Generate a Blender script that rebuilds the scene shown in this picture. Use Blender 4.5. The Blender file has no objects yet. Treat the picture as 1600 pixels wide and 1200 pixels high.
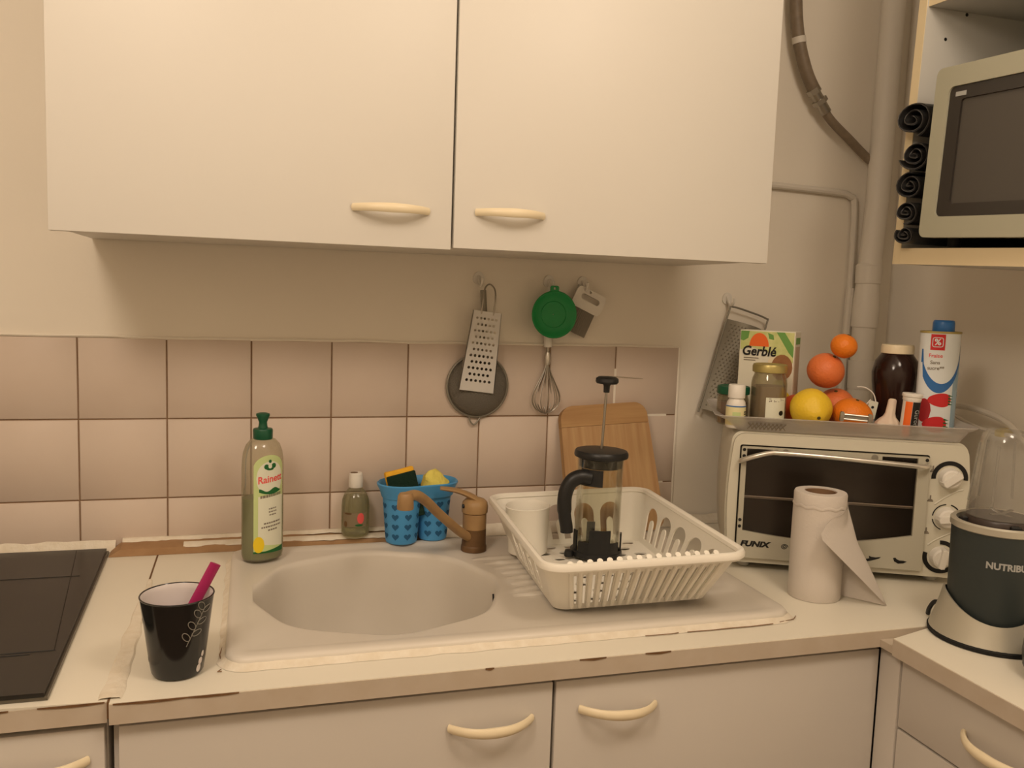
import bpy, bmesh, math, random
from mathutils import Vector, Matrix
from mathutils.geometry import tessellate_polygon
from mathutils import noise as mnoise

S = bpy.context.scene
COL = S.collection
random.seed(7)
PI = math.pi

# ------------------------------------------------------------------ camera
cam_d = bpy.data.cameras.new('camera')
cam_d.sensor_width = 36.0
cam_d.lens = 1355.9 * 36.0 / 1600.0
cam_d.clip_start = 0.02
cam = bpy.data.objects.new('camera', cam_d)
COL.objects.link(cam)
_r = Vector((0.9566, -0.2880, 0.0343)).normalized()
_f = Vector((0.2903, 0.9514, -0.1024)).normalized()
_u = _r.cross(_f).normalized()
_r = _f.cross(_u)
cam.matrix_world = Matrix(((_r.x, _u.x, -_f.x, 0.2952), (_r.y, _u.y, -_f.y, -1.7193), (_r.z, _u.z, -_f.z, 1.4190), (0, 0, 0, 1)))
S.camera = cam

# ------------------------------------------------------------------ world, lights, exposure
W = bpy.data.worlds.new('world')
W.use_nodes = True
W.node_tree.nodes['Background'].inputs[0].default_value = (1.0, 0.72, 0.45, 1)
W.node_tree.nodes['Background'].inputs[1].default_value = 0.02
S.world = W
S.view_settings.view_transform = 'Standard'
S.view_settings.look = 'None'
S.view_settings.gamma = 1.0
S.view_settings.use_curve_mapping = False
S.view_settings.exposure = 0.0

def lamp(name, kind, loc, power, color, size):
    d = bpy.data.lights.new(name, kind)
    d.energy = power
    d.color = color
    if kind == 'POINT':
        d.shadow_soft_size = size
    o = bpy.data.objects.new(name, d)
    COL.objects.link(o)
    o.location = loc
    return o
LAMP_COL = (1.0, 0.83, 0.66)
lamp('ceiling_bulb_left', 'POINT', (-0.20, -1.52, 2.22), 25.0, LAMP_COL, 0.17)
lamp('ceiling_bulb_right', 'POINT', (1.05, -1.45, 2.22), 17.0, LAMP_COL, 0.15)

# ------------------------------------------------------------------ materials
def lin(c):
    return tuple((x / 12.92 if x <= 0.04045 else ((x + 0.055) / 1.055) ** 2.4) for x in c)

def mat(name, col, rough=0.5, metal=0.0, trans=0.0, ior=1.45, spec=0.5, noise=None, bump=None, coat=0.0):
    """col is sRGB 0..1; noise = (scale, second colour, amount); bump = (scale, strength)"""
    m = bpy.data.materials.new(name)
    m.use_nodes = True
    nt = m.node_tree
    b = nt.nodes['Principled BSDF']
    c = (*lin(col), 1)
    b.inputs['Base Color'].default_value = c
    b.inputs['Roughness'].default_value = rough
    b.inputs['Metallic'].default_value = metal
    b.inputs['IOR'].default_value = ior
    b.inputs['Transmission Weight'].default_value = trans
    b.inputs['Specular IOR Level'].default_value = spec
    b.inputs['Coat Weight'].default_value = coat
    tc = nt.nodes.new('ShaderNodeTexCoord')
    if noise:
        n = nt.nodes.new('ShaderNodeTexNoise')
        n.inputs['Scale'].default_value = noise[0]
        n.inputs['Detail'].default_value = 5
        nt.links.new(tc.outputs['Object'], n.inputs['Vector'])
        r = nt.nodes.new('ShaderNodeValToRGB')
        r.color_ramp.elements[0].position = 0.5 - 0.5 * (1 - noise[2])
        r.color_ramp.elements[1].position = 0.5 + 0.5 * (1 - noise[2]) + 0.001
        r.color_ramp.elements[0].color = c
        r.color_ramp.elements[1].color = (*lin(noise[1]), 1)
        nt.links.new(n.outputs['Fac'], r.inputs['Fac'])
        nt.links.new(r.outputs['Color'], b.inputs['Base Color'])
    if bump:
        n2 = nt.nodes.new('ShaderNodeTexNoise')
        n2.inputs['Scale'].default_value = bump[0]
        n2.inputs['Detail'].default_value = 4
        nt.links.new(tc.outputs['Object'], n2.inputs['Vector'])
        bp = nt.nodes.new('ShaderNodeBump')
        bp.inputs['Strength'].default_value = bump[1]
        bp.inputs['Distance'].default_value = 0.004
        nt.links.new(n2.outputs['Fac'], bp.inputs['Height'])
        nt.links.new(bp.outputs['Normal'], b.inputs['Normal'])
    return m

def clear(name, tint, gloss=0.08, rough=0.03, body=0.0, bodycol=(1, 1, 1)):
    """thin clear plastic or glass: see-through with a fresnel sheen and an optional milky share"""
    m = bpy.data.materials.new(name)
    m.use_nodes = True
    nt = m.node_tree
    nt.nodes.remove(nt.nodes['Principled BSDF'])
    out = nt.nodes['Material Output']
    t = nt.nodes.new('ShaderNodeBsdfTransparent')
    t.inputs[0].default_value = (*lin(tint), 1)
    g = nt.nodes.new('ShaderNodeBsdfGlossy')
    g.inputs['Roughness'].default_value = rough
    g.inputs[0].default_value = (1, 1, 1, 1)
    cur = t.outputs[0]
    if body > 0:
        d = nt.nodes.new('ShaderNodeBsdfDiffuse')
        d.inputs[0].default_value = (*lin(bodycol), 1)
        x = nt.nodes.new('ShaderNodeMixShader')
        x.inputs[0].default_value = body
        nt.links.new(cur, x.inputs[1])
        nt.links.new(d.outputs[0], x.inputs[2])
        cur = x.outputs[0]
    lw = nt.nodes.new('ShaderNodeLayerWeight')
    lw.inputs[0].default_value = 0.22
    mu = nt.nodes.new('ShaderNodeMath')
    mu.operation = 'MULTIPLY_ADD'
    mu.inputs[1].default_value = 0.5
    mu.inputs[2].default_value = gloss * 0.35
    nt.links.new(lw.outputs['Fresnel'], mu.inputs[0])
    y = nt.nodes.new('ShaderNodeMixShader')
    nt.links.new(mu.outputs[0], y.inputs[0])
    nt.links.new(cur, y.inputs[1])
    nt.links.new(g.outputs[0], y.inputs[2])
    nt.links.new(y.outputs[0], out.inputs[0])
    return m

M = {}
M['wall'] = mat('painted_wall', (0.95, 0.92, 0.865), 0.75, noise=(3.0, (0.93, 0.895, 0.835), 0.2), bump=(18, 0.25))
M['ceiling'] = mat('ceiling_paint', (0.93, 0.91, 0.88), 0.9)
M['floor'] = mat('floor_vinyl', (0.55, 0.45, 0.36), 0.6, noise=(6, (0.45, 0.36, 0.28), 0.3))
M['tile'] = mat('glazed_tile', (0.845, 0.785, 0.73), 0.5, noise=(7.0, (0.82, 0.745, 0.68), 0.25), bump=(30, 0.08))
M['grout'] = mat('brown_grout', (0.50, 0.39, 0.29), 0.9, noise=(40, (0.60, 0.49, 0.38), 0.3))
M['laminate'] = mat('white_laminate', (0.91, 0.885, 0.82), 0.42)
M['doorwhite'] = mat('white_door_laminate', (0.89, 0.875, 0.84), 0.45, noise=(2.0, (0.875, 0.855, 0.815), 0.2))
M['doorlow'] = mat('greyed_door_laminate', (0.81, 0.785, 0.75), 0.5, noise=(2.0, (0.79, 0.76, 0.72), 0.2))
M['edge'] = mat('worktop_edging', (0.78, 0.73, 0.665), 0.5, noise=(30, (0.74, 0.68, 0.60), 0.3))
M['chip'] = mat('exposed_chipboard', (0.36, 0.25, 0.15), 0.9, noise=(80, (0.50, 0.37, 0.24), 0.3))
M['cream'] = mat('cream_plastic', (0.93, 0.87, 0.74), 0.35)
M['caulk'] = mat('old_sealant', (0.93, 0.90, 0.84), 0.6, noise=(60, (0.86, 0.81, 0.72), 0.35), bump=(90, 0.5))
M['wood_strip'] = mat('bare_batten_wood', (0.70, 0.56, 0.41), 0.75, noise=(25, (0.58, 0.44, 0.30), 0.3))
M['sink'] = mat('sink_resin', (0.86, 0.83, 0.785), 0.4, noise=(9, (0.83, 0.80, 0.75), 0.2))
M['black_glass'] = mat('hob_glass', (0.12, 0.115, 0.105), 0.33, spec=0.6)
M['dark_line'] = mat('hob_marking', (0.10, 0.095, 0.09), 0.6)
M['hob_side'] = mat('hob_metal_edge', (0.42, 0.40, 0.36), 0.35, metal=0.7)
M['black'] = mat('black_plastic', (0.12, 0.12, 0.12), 0.38)
M['black_matte'] = mat('matte_black', (0.05, 0.05, 0.05), 0.7)
M['white'] = mat('white_plastic', (0.90, 0.88, 0.84), 0.38)
M['rack'] = mat('rack_plastic', (0.95, 0.93, 0.88), 0.33)
M['chrome'] = mat('chrome', (0.84, 0.82, 0.78), 0.28, metal=0.75)
M['steel'] = mat('brushed_steel', (0.66, 0.64, 0.60), 0.34, metal=1.0)
M['steel_dark'] = mat('dark_steel', (0.56, 0.54, 0.49), 0.5, metal=0.45)
M['paper'] = mat('soft_paper', (0.82, 0.785, 0.745), 0.95, bump=(200, 0.12))
M['card'] = mat('grey_card', (0.52, 0.40, 0.29), 0.9)
M['blue'] = mat('blue_plastic', (0.30, 0.60, 0.82), 0.4)
M['blue_dark'] = mat('hole_shade_blue', (0.14, 0.36, 0.53), 0.7)  # darker blue: shade inside the heart holes, put into the colour
M['green'] = mat('green_plastic', (0.08, 0.55, 0.28), 0.4)
M['green_dark'] = mat('dark_green_plastic', (0.06, 0.32, 0.21), 0.38)
M['sponge_y'] = mat('yellow_sponge', (0.93, 0.70, 0.20), 0.95, bump=(120, 0.9))
M['sponge_g'] = mat('scouring_green', (0.06, 0.17, 0.12), 0.95, bump=(150, 0.9))
M['cloth_y'] = mat('pale_yellow_sponge', (0.90, 0.84, 0.42), 0.95, bump=(120, 0.9))
M['tan'] = mat('limescaled_tan', (0.69, 0.56, 0.38), 0.45, noise=(30, (0.59, 0.46, 0.31), 0.3))
M['tan_dark'] = mat('limescaled_brown', (0.46, 0.34, 0.21), 0.5, noise=(40, (0.34, 0.25, 0.15), 0.3))
M['magenta'] = mat('magenta_plastic', (0.64, 0.13, 0.36), 0.4)
M['red'] = mat('red_print', (0.80, 0.16, 0.17), 0.5)
M['pink_red'] = mat('coral_print', (0.90, 0.36, 0.34), 0.5)
M['orange_print'] = mat('orange_print', (0.93, 0.42, 0.14), 0.45)
M['ink'] = mat('black_ink', (0.06, 0.055, 0.05), 0.5)
M['ink_soft'] = mat('grey_ink', (0.50, 0.46, 0.40), 0.6)
M['label'] = mat('label_paper', (0.88, 0.88, 0.80), 0.5)
M['label_green'] = mat('pale_green_label', (0.77, 0.83, 0.58), 0.5)
M['yellow_print'] = mat('yellow_print', (0.92, 0.80, 0.15), 0.5)
M['green_print'] = mat('green_print', (0.10, 0.38, 0.18), 0.5)
M['board'] = mat('board_wood', (0.74, 0.60, 0.42), 0.6)
M['oven'] = mat('oven_enamel', (0.82, 0.80, 0.73), 0.38)
M['oven_panel'] = mat('oven_door_metal', (0.72, 0.70, 0.63), 0.4)
M['micro'] = mat('microwave_casing', (0.66, 0.65, 0.57), 0.42)
M['micro_frame'] = mat('microwave_door_black', (0.20, 0.18, 0.16), 0.35)
M['micro_glass'] = mat('microwave_window', (0.30, 0.28, 0.255), 0.4)
M['gold'] = mat('gold_lid', (0.70, 0.64, 0.40), 0.35, metal=0.55)
M['shelfyellow'] = mat('cream_edge_band', (0.90, 0.83, 0.68), 0.5)
M['shelfgrey'] = mat('grey_white_melamine', (0.76, 0.75, 0.72), 0.5)
M['pipe'] = mat('painted_pipe', (0.86, 0.83, 0.78), 0.55, bump=(40, 0.3))
M['hose'] = mat('grey_brown_hose', (0.56, 0.50, 0.42), 0.5, noise=(60, (0.46, 0.40, 0.33), 0.3))
M['bag'] = mat('dark_bag_plastic', (0.15, 0.145, 0.14), 0.4, bump=(40, 0.6))
M['bag_edge'] = mat('bag_fold_grey', (0.23, 0.22, 0.21), 0.45)  # fold edges slightly paler than the bag plastic
M['blender_body'] = mat('slate_blender_body', (0.185, 0.21, 0.205), 0.5)
M['silver'] = mat('silver_plastic', (0.74, 0.72, 0.66), 0.42, metal=0.45)
M['silver_ink'] = mat('silver_lettering', (0.66, 0.66, 0.64), 0.4)
M['orange'] = mat('orange_peel', (0.93, 0.45, 0.10), 0.42, bump=(260, 0.35))
M['orange_deep'] = mat('deep_orange_peel', (0.88, 0.47, 0.25), 0.45, bump=(240, 0.35))
M['clementine'] = mat('clementine_peel', (0.91, 0.50, 0.12), 0.42, bump=(260, 0.35))
M['lemon'] = mat('lemon_peel', (0.92, 0.77, 0.20), 0.42, bump=(220, 0.35))
M['apple'] = mat('red_fruit', (0.78, 0.22, 0.12), 0.4, noise=(14, (0.86, 0.42, 0.18), 0.4))
M['stem'] = mat('dry_stem', (0.30, 0.26, 0.10), 0.8)
M['garlic'] = mat('garlic_skin', (0.92, 0.86, 0.77), 0.7, noise=(30, (0.80, 0.70, 0.64), 0.3))
M['blade'] = mat('dull_blade_metal', (0.60, 0.57, 0.52), 0.5, metal=0.2)
M['cavity'] = mat('oven_cavity', (0.25, 0.23, 0.21), 0.6)
M['carrier'] = mat('smoky_blade_carrier', (0.24, 0.20, 0.18), 0.35)
M['glass'] = clear('clear_glass', (0.97, 0.97, 0.95), 0.07)
M['jar_glass'] = clear('jar_glass', (0.93, 0.92, 0.87), 0.08, body=0.12, bodycol=(0.8, 0.75, 0.65))
M['oven_glass'] = clear('tinted_oven_glass', (0.88, 0.86, 0.84), 0.05, rough=0.22)
M['cup_clear'] = clear('clear_cup_plastic', (0.93, 0.93, 0.92), 0.10, rough=0.08, body=0.16, bodycol=(0.78, 0.76, 0.73))
M['frost'] = clear('frosted_tray_plastic', (0.95, 0.94, 0.93), 0.06, rough=0.3, body=0.34, bodycol=(0.93, 0.91, 0.89))
M['bottle'] = clear('soap_bottle_plastic', (0.95, 0.94, 0.89), 0.10, rough=0.12, body=0.16, bodycol=(0.74, 0.72, 0.66))
M['oil_bottle'] = clear('vinegar_bottle_plastic', (0.97, 0.97, 0.93), 0.08, rough=0.1, body=0.10, bodycol=(0.72, 0.72, 0.64))
M['soap'] = mat('green_washing_liquid', (0.60, 0.63, 0.43), 0.3, trans=0.35, ior=1.33)
M['oil_liquid'] = clear('clear_liquid', (0.94, 0.94, 0.87), 0.03, body=0.14, bodycol=(0.70, 0.67, 0.56))
M['sauce'] = mat('red_brown_preserve', (0.42, 0.17, 0.12), 0.4)
M['honey'] = mat('pale_brown_grain', (0.60, 0.50, 0.40), 0.5, noise=(60, (0.50, 0.40, 0.32), 0.3))
M['honey_low'] = mat('dark_amber', (0.24, 0.15, 0.08), 0.4)
M['dark_jar'] = mat('dark_brown_contents', (0.17, 0.10, 0.08), 0.14)
M['can_white'] = mat('can_white_print', (0.88, 0.90, 0.90), 0.32)
M['can_blue'] = mat('can_blue_print', (0.18, 0.42, 0.68), 0.32)
M['can_pale'] = mat('can_pale_blue', (0.58, 0.68, 0.74), 0.32)
M['box_white'] = mat('carton_white', (0.90, 0.88, 0.80), 0.5)
M['box_yellow'] = mat('carton_yellow_green', (0.88, 0.86, 0.62), 0.5, noise=(45, (0.70, 0.76, 0.42), 0.4))
M['box_green'] = mat('carton_green', (0.42, 0.62, 0.30), 0.5)
M['box_brown'] = mat('carton_biscuit', (0.66, 0.46, 0.28), 0.6, noise=(50, (0.52, 0.34, 0.2), 0.3))
M['cup_black'] = mat('black_glazed_ceramic', (0.10, 0.10, 0.10), 0.14, spec=0.6)
M['cup_inside'] = mat('white_glaze', (0.84, 0.81, 0.80), 0.2)
M['cup_line'] = mat('grey_leaf_print', (0.52, 0.50, 0.46), 0.4)

# board grain
def grain(m, c2, sc):
    nt = m.node_tree
    b = nt.nodes['Principled BSDF']
    tc = nt.nodes.new('ShaderNodeTexCoord')
    mp = nt.nodes.new('ShaderNodeMapping')
    mp.inputs['Scale'].default_value = sc
    n = nt.nodes.new('ShaderNodeTexNoise')
    n.inputs['Scale'].default_value = 4
    n.inputs['Detail'].default_value = 6
    r = nt.nodes.new('ShaderNodeValToRGB')
    r.color_ramp.elements[0].position = 0.35
    r.color_ramp.elements[1].position = 0.7
    r.color_ramp.elements[0].color = b.inputs['Base Color'].default_value
    r.color_ramp.elements[1].color = (*lin(c2), 1)
    nt.links.new(tc.outputs['Object'], mp.inputs[0])
    nt.links.new(mp.outputs[0], n.inputs['Vector'])
    nt.links.new(n.outputs['Fac'], r.inputs[0])
    nt.links.new(r.outputs[0], b.inputs['Base Color'])
grain(M['board'], (0.67, 0.51, 0.34), (22, 22, 1.2))
M['board_end'] = mat('board_end_strip_wood', (0.72, 0.57, 0.38), 0.6)
grain(M['board_end'], (0.65, 0.49, 0.31), (1.2, 20, 22))

# ------------------------------------------------------------------ mesh helpers
def sharpen(bm, ang=35):
    lim = math.radians(ang)
    for f in bm.faces:
        f.smooth = True
    for e in bm.edges:
        if len(e.link_faces) == 2:
            if e.calc_face_angle(0) > lim:
                e.smooth = False
        else:
            e.smooth = False

def obj(name, bm, m, parent=None, ang=35, fix=True):
    if fix:
        bmesh.ops.recalc_face_normals(bm, faces=bm.faces)
    sharpen(bm, ang)
    me = bpy.data.meshes.new(name)
    bm.to_mesh(me)
    bm.free()
    for x in (m if isinstance(m, (list, tuple)) else [m]):
        me.materials.append(x)
    o = bpy.data.objects.new(name, me)
    COL.objects.link(o)
    if parent is not None:
        o.parent = parent
    return o

def share(name, me, parent, loc=(0, 0, 0), rot=(0, 0, 0), sc=(1, 1, 1)):
    o = bpy.data.objects.new(name, me)
    COL.objects.link(o)
    o.parent = parent
    o.location = loc
    o.rotation_euler = rot
    o.scale = sc
    return o

def tag(o, label, cat, group=None, kind=None):
    o['label'] = label
    o['category'] = cat
    if group:
        o['group'] = group
    if kind:
        o['kind'] = kind
    return o

def thing(name, label, cat, loc=(0, 0, 0), rot=(0, 0, 0), group=None):
    o = bpy.data.objects.new(name, None)
    o.empty_display_size = 0.02
    COL.objects.link(o)
    o.location = loc
    o.rotation_euler = rot
    return tag(o, label, cat, group)

def struct(name, bm, m, label, cat):
    o = obj(name, bm, m)
    tag(o, label, cat, kind='structure')
    return o

def box(bm, x0, x1, y0, y1, z0, z1, bev=0.0, seg=2, mi=0):
    vs = [bm.verts.new(p) for p in ((x0, y0, z0), (x1, y0, z0), (x1, y1, z0), (x0, y1, z0), (x0, y0, z1), (x1, y0, z1), (x1, y1, z1), (x0, y1, z1))]
    fs = [bm.faces.new([vs[i] for i in q]) for q in ((0, 3, 2, 1), (4, 5, 6, 7), (0, 1, 5, 4), (1, 2, 6, 5), (2, 3, 7, 6), (3, 0, 4, 7))]
    for f in fs:
        f.material_index = mi
    if bev > 0:
        es = list({e for f in fs for e in f.edges})
        bmesh.ops.bevel(bm, geom=es, offset=bev, segments=seg, profile=0.5, affect='EDGES')
    return bm

def B(*a, **k):
    return box(bmesh.new(), *a, **k)

def loft(bm, rings, closed=True, cap0=True, cap1=True, mi=0):
    """rings: lists of points with equal counts"""
    vr = [[bm.verts.new(p) for p in r] for r in rings]
    n = len(vr[0])
    rng = range(n) if closed else range(n - 1)
    for a, b in zip(vr[:-1], vr[1:]):
        for i in rng:
            j = (i + 1) % n
            f = bm.faces.new((a[i], a[j], b[j], b[i]))
            f.material_index = mi
    if cap0 and closed:
        bm.faces.new(list(reversed(vr[0]))).material_index = mi
    if cap1 and closed:
        bm.faces.new(vr[-1]).material_index = mi
    return bm

def lathe(bm, prof, c=(0, 0, 0), n=32, sx=1.0, sy=1.0, cap0=True, cap1=True, mi=0):
    rings = []
    for r, z in prof:
        rings.append([(c[0] + sx * r * math.cos(2 * PI * i / n), c[1] + sy * r * math.sin(2 * PI * i / n), c[2] + z) for i in range(n)])
    return loft(bm, rings, True, cap0, cap1, mi)

def L(prof, **k):
    return lathe(bmesh.new(), prof, **k)

def shell_prof(outer, t):
    """open-topped vessel: outer profile bottom to top, wall t"""
    inner = [(max(r - t, 0.0005), max(z, outer[0][1] + t)) for r, z in reversed(outer)]
    return list(outer) + inner

def tube(bm, pts, r, n=8, cap=True, flat=None, mi=0):
    """sweep a circle (or an ellipse, flat=(a,b,up)) along a path; r number or list"""
    P = [Vector(p) for p in pts]
    k = len(P)
    R_ = r if isinstance(r, (list, tuple)) else [r] * k
    rings = []
    up0 = None
    for i in range(k):
        t = (P[min(i + 1, k - 1)] - P[max(i - 1, 0)]).normalized()
        if flat:
            up = Vector(flat[2])
        else:
            up = up0 if up0 is not None else (Vector((0, 0, 1)) if abs(t.z) < 0.9 else Vector((1, 0, 0)))
        s = t.cross(up)
        if s.length < 1e-6:
            s = t.cross(Vector((0.3, 1, 0.2)))
        s.normalize()
        u = s.cross(t).normalized()
        up0 = u
        fa, fb = (flat[0], flat[1]) if flat else (1, 1)
        rings.append([P[i] + s * (R_[i] * fa * math.cos(2 * PI * j / n)) + u * (R_[i] * fb * math.sin(2 * PI * j / n)) for j in range(n)])
    return loft(bm, rings, True, cap, cap, mi)

def T(*a, **k):
    return tube(bmesh.new(), *a, **k)

def smooth_path(pts, n=6):
    """Catmull-Rom through the points"""
    P = [Vector(p) for p in pts]
    out = []
    for i in range(len(P) - 1):
        p0, p1, p2, p3 = P[max(i - 1, 0)], P[i], P[i + 1], P[min(i + 2, len(P) - 1)]
        for j in range(n):
            t = j / n
            out.append(0.5 * ((2 * p1) + (p2 - p0) * t + (2 * p0 - 5 * p1 + 4 * p2 - p3) * t * t + (3 * p1 - p0 - 3 * p2 + p3) * t ** 3))
    out.append(P[-1])
    return out

def plate(bm, loops, mp, t, mi=0):
    """solid sheet with holes: loops[0] outline, others holes, 2D; mp(s, t, d) gives 3D, d from 0 to t"""
    tris = tessellate_polygon([[Vector((p[0], p[1], 0)) for p in lp] for lp in loops])
    flat = [p for lp in loops for p in lp]
    a = [bm.verts.new(mp(p[0], p[1], 0.0)) for p in flat]
    b = [bm.verts.new(mp(p[0], p[1], t)) for p in flat]
    def face(v):
        try:
            bm.faces.new(v).material_index = mi
        except ValueError:
            pass
    for tr in tris:
        face([a[i] for i in tr])
        face([b[i] for i in reversed(tr)])
    k = 0
    for lp in loops:
        n = len(lp)
        for i in range(n):
            j = (i + 1) % n
            face((a[k + i], a[k + j], b[k + j], b[k + i]))
        k += n
    return bm

XZ = lambda s, t, d: (s, d, t)          # upright sheet facing -y (d goes back)

def rrect(x0, x1, y0, y1, r, n=5):
    out = []
    for cx, cy, a0 in ((x1 - r, y1 - r, 0), (x0 + r, y1 - r, 90), (x0 + r, y0 + r, 180), (x1 - r, y0 + r, 270)):
        for i in range(n + 1):
            a = math.radians(a0 + 90 * i / n)
            out.append((cx + r * math.cos(a), cy + r * math.sin(a)))
    return out

def circ(cx, cy, r, n=16, ry=None):
    return [(cx + r * math.cos(2 * PI * i / n), cy + (ry or r) * math.sin(2 * PI * i / n)) for i in range(n)]

def sphere(bm, c, r, sx=1, sy=1, sz=1, u=24, v=14, mi=0):
    mtx = Matrix.Translation(c) @ Matrix.Diagonal((sx * r, sy * r, sz * r, 1))
    g = bmesh.ops.create_uvsphere(bm, u_segments=u, v_segments=v, radius=1, matrix=mtx)
    return bm

def text_bm(body, size, mp, align='CENTER', depth=0.0003, shear=0.0, bold=0.0, xs=1.0):
    """lettering as geometry; mp(x, y, d) places it"""
    cu = bpy.data.curves.new('t', 'FONT')
    cu.body = body
    cu.size = size
    cu.align_x = align
    cu.align_y = 'CENTER'
    cu.shear = shear
    cu.offset = bold
    cu.resolution_u = 3
    o = bpy.data.objects.new('t', cu)
    COL.objects.link(o)
    bpy.context.view_layer.update()
    dg = bpy.context.evaluated_depsgraph_get()
    me = bpy.data.meshes.new_from_object(o.evaluated_get(dg))
    bpy.data.objects.remove(o)
    bm = bmesh.new()
    bm.from_mesh(me)
    bpy.data.meshes.remove(me)
    bmesh.ops.remove_doubles(bm, verts=bm.verts, dist=1e-6)
    ex = bmesh.ops.extrude_face_region(bm, geom=list(bm.faces))
    top = {v for v in ex['geom'] if isinstance(v, bmesh.types.BMVert)}
    for v in bm.verts:
        v.co = Vector(mp(v.co.x * xs, v.co.y, depth if v in top else 0.0))
    return bm

def colgrid(bm, x0, x1, zlo, zhi, mp, n=16, m=2, d=0.0003, mi=0):
    """flat print laid on a curved face, bounded above and below by functions of x"""
    rows = []
    for i in range(n + 1):
        x = x0 + (x1 - x0) * i / n
        a, b = zlo(x), zhi(x)
        rows.append([bm.verts.new(mp(x, a + (b - a) * j / m, d)) for j in range(m + 1)])
    for i in range(n):
        for j in range(m):
            try:
                bm.faces.new((rows[i][j], rows[i + 1][j], rows[i + 1][j + 1], rows[i][j + 1])).material_index = mi
            except ValueError:
                pass
    return bm

def disc_print(mp, cx, cz, rx, rz, d=0.0004, n=16):
    return colgrid(bmesh.new(), cx - rx, cx + rx, lambda x: cz - rz * math.sqrt(max(0, 1 - ((x - cx) / rx) ** 2)),
                   lambda x: cz + rz * math.sqrt(max(0, 1 - ((x - cx) / rx) ** 2)), mp, n, 2, d)

def nz(x, y=0.0, z=0.0):
    return mnoise.noise(Vector((x, y, z)))

# ================================================================== setting
ZC = 0.92                 # worktop height
XR = 1.745                # right wall
wall_back = struct('wall_back', B(-1.6, 1.85, 0.0, 0.12, 0.0, 2.5), M['wall'], 'painted back wall with a band of square tiles behind the sink', 'wall')
struct('wall_right', B(XR, XR + 0.12, -2.9, 0.0, 0.0, 2.5), M['wall'], 'painted right-hand wall behind the shelf unit', 'wall')
struct('wall_left', B(-1.72, -1.6, -2.9, 0.0, 0.0, 2.5), M['wall'], 'painted left-hand wall beyond the hob, out of frame', 'wall')
struct('wall_front', B(-1.72, 1.87, -3.02, -2.9, 0.0, 2.5), M['wall'], 'painted wall behind the camera', 'wall')
struct('floor', B(-1.72, 1.87, -3.02, 0.12, -0.1, 0.0), M['floor'], 'brown kitchen floor below the cabinets', 'floor')
struct('ceiling', B(-1.72, 1.87, -3.02, 0.12, 2.5, 2.6), M['ceiling'], 'white ceiling above the kitchen', 'ceiling')

# tiled splashback: every tile a piece of its own
TZ = [1.317, 1.167, 1.017, 0.90]
obj('grout', B(-0.62, 1.198, -0.0016, 0.001, 0.90, 1.3155), M['grout'], wall_back)
def tile_mesh(w, h):
    bm = bmesh.new()
    box(bm, -w / 2, w / 2, -0.0045, 0.001, -h / 2, h / 2)
    es = [e for e in bm.edges if all(v.co.y < -0.003 for v in e.verts)]
    bmesh.ops.bevel(bm, geom=es, offset=0.0014, segments=1, affect='EDGES')
    for f in bm.faces:
        f.smooth = True
    for e in bm.edges:
        e.smooth = not (len(e.link_faces) == 2 and e.calc_face_angle(0) > 0.9)
    me = bpy.data.meshes.new('tile')
    bm.to_mesh(me)
    bm.free()
    me.materials.append(M['tile'])
    return me
G = 0.0024
tm_full, tm_low = tile_mesh(0.15 - G, 0.15 - G), tile_mesh(0.15 - G, 0.117 - G)
for j in range(3):
    for i in range(-4, 8):
        zc = 0.5 * (TZ[j] + TZ[j + 1])
        share('tile', tm_low if j == 2 else tm_full, wall_back, (0.15 * i + 0.075, random.uniform(-0.0004, 0.0004), zc), (0, random.uniform(-0.002, 0.002), 0))
# paint has filled the joints of the last column but for short ends
bm = bmesh.new()
box(bm, 1.0475, 1.0525, -0.0043, 0.0, 0.91, 1.268)
box(bm, 1.0525, 1.176, -0.0043, 0.0, 1.1645, 1.1695)
box(bm, 1.0525, 1.176, -0.0043, 0.0, 1.0145, 1.0195)
box(bm, 1.198, 1.204, -0.004, 0.0, 0.91, 1.318, 0.0015)
obj('painted_joint', bm, M['wall'], wall_back)
# paint line over the top of the tiles on the left
bm = bmesh.new()
pts = [(x, -0.002, 1.3175 + 0.003 * nz(x * 9, 3) + (0.002 if x < 0.08 else 0)) for x in [-0.6 + 0.03 * i for i in range(61)]]
tube(bm, pts, 0.0028, 6)
obj('paint_ridge', bm, M['wall'], wall_back)
# old adhesive scar on the wall by the coffee press knob
bm = bmesh.new()
tube(bm, [(1.03, -0.0045, 1.252), (1.07, -0.0045, 1.250), (1.115, -0.0045, 1.247)], [0.001, 0.0016, 0.001], 5)
obj('paint_drip', bm, M['edge'], wall_back)

# ================================================================== pipes on the wall
vp = thing('drain_pipe', 'white painted vertical pipe in the corner with bulging sleeve joints', 'pipe', (1.655, -0.045, 0))
obj('upright', T([(0.008, 0, 2.5), (0, 0, 1.66), (-0.008, 0, 1.50)], 0.0255, 20), M['pipe'], vp)
bm = bmesh.new()
zs = [1.512, 1.511, 1.472, 1.471, 1.425, 1.41, 1.3725, 1.372, 1.296, 1.2955, 1.231, 1.2305, 1.17, 1.10, 0.945]
rs = [0.0250, 0.0295, 0.0280, 0.0255, 0.0295, 0.0300, 0.0290, 0.0262, 0.0255, 0.0285, 0.0270, 0.0252, 0.0250, 0.025, 0.025]
tube(bm, [(-0.008 - 0.004 * i / 14, 0, z) for i, z in enumerate(zs)], rs, 20)
obj('sleeve_joint', bm, M['pipe'], vp)
obj('pipe_collar', T([(-0.008, 0, 1.515), (-0.008, 0, 1.505)], 0.0275, 20), M['pipe'], vp)

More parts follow.
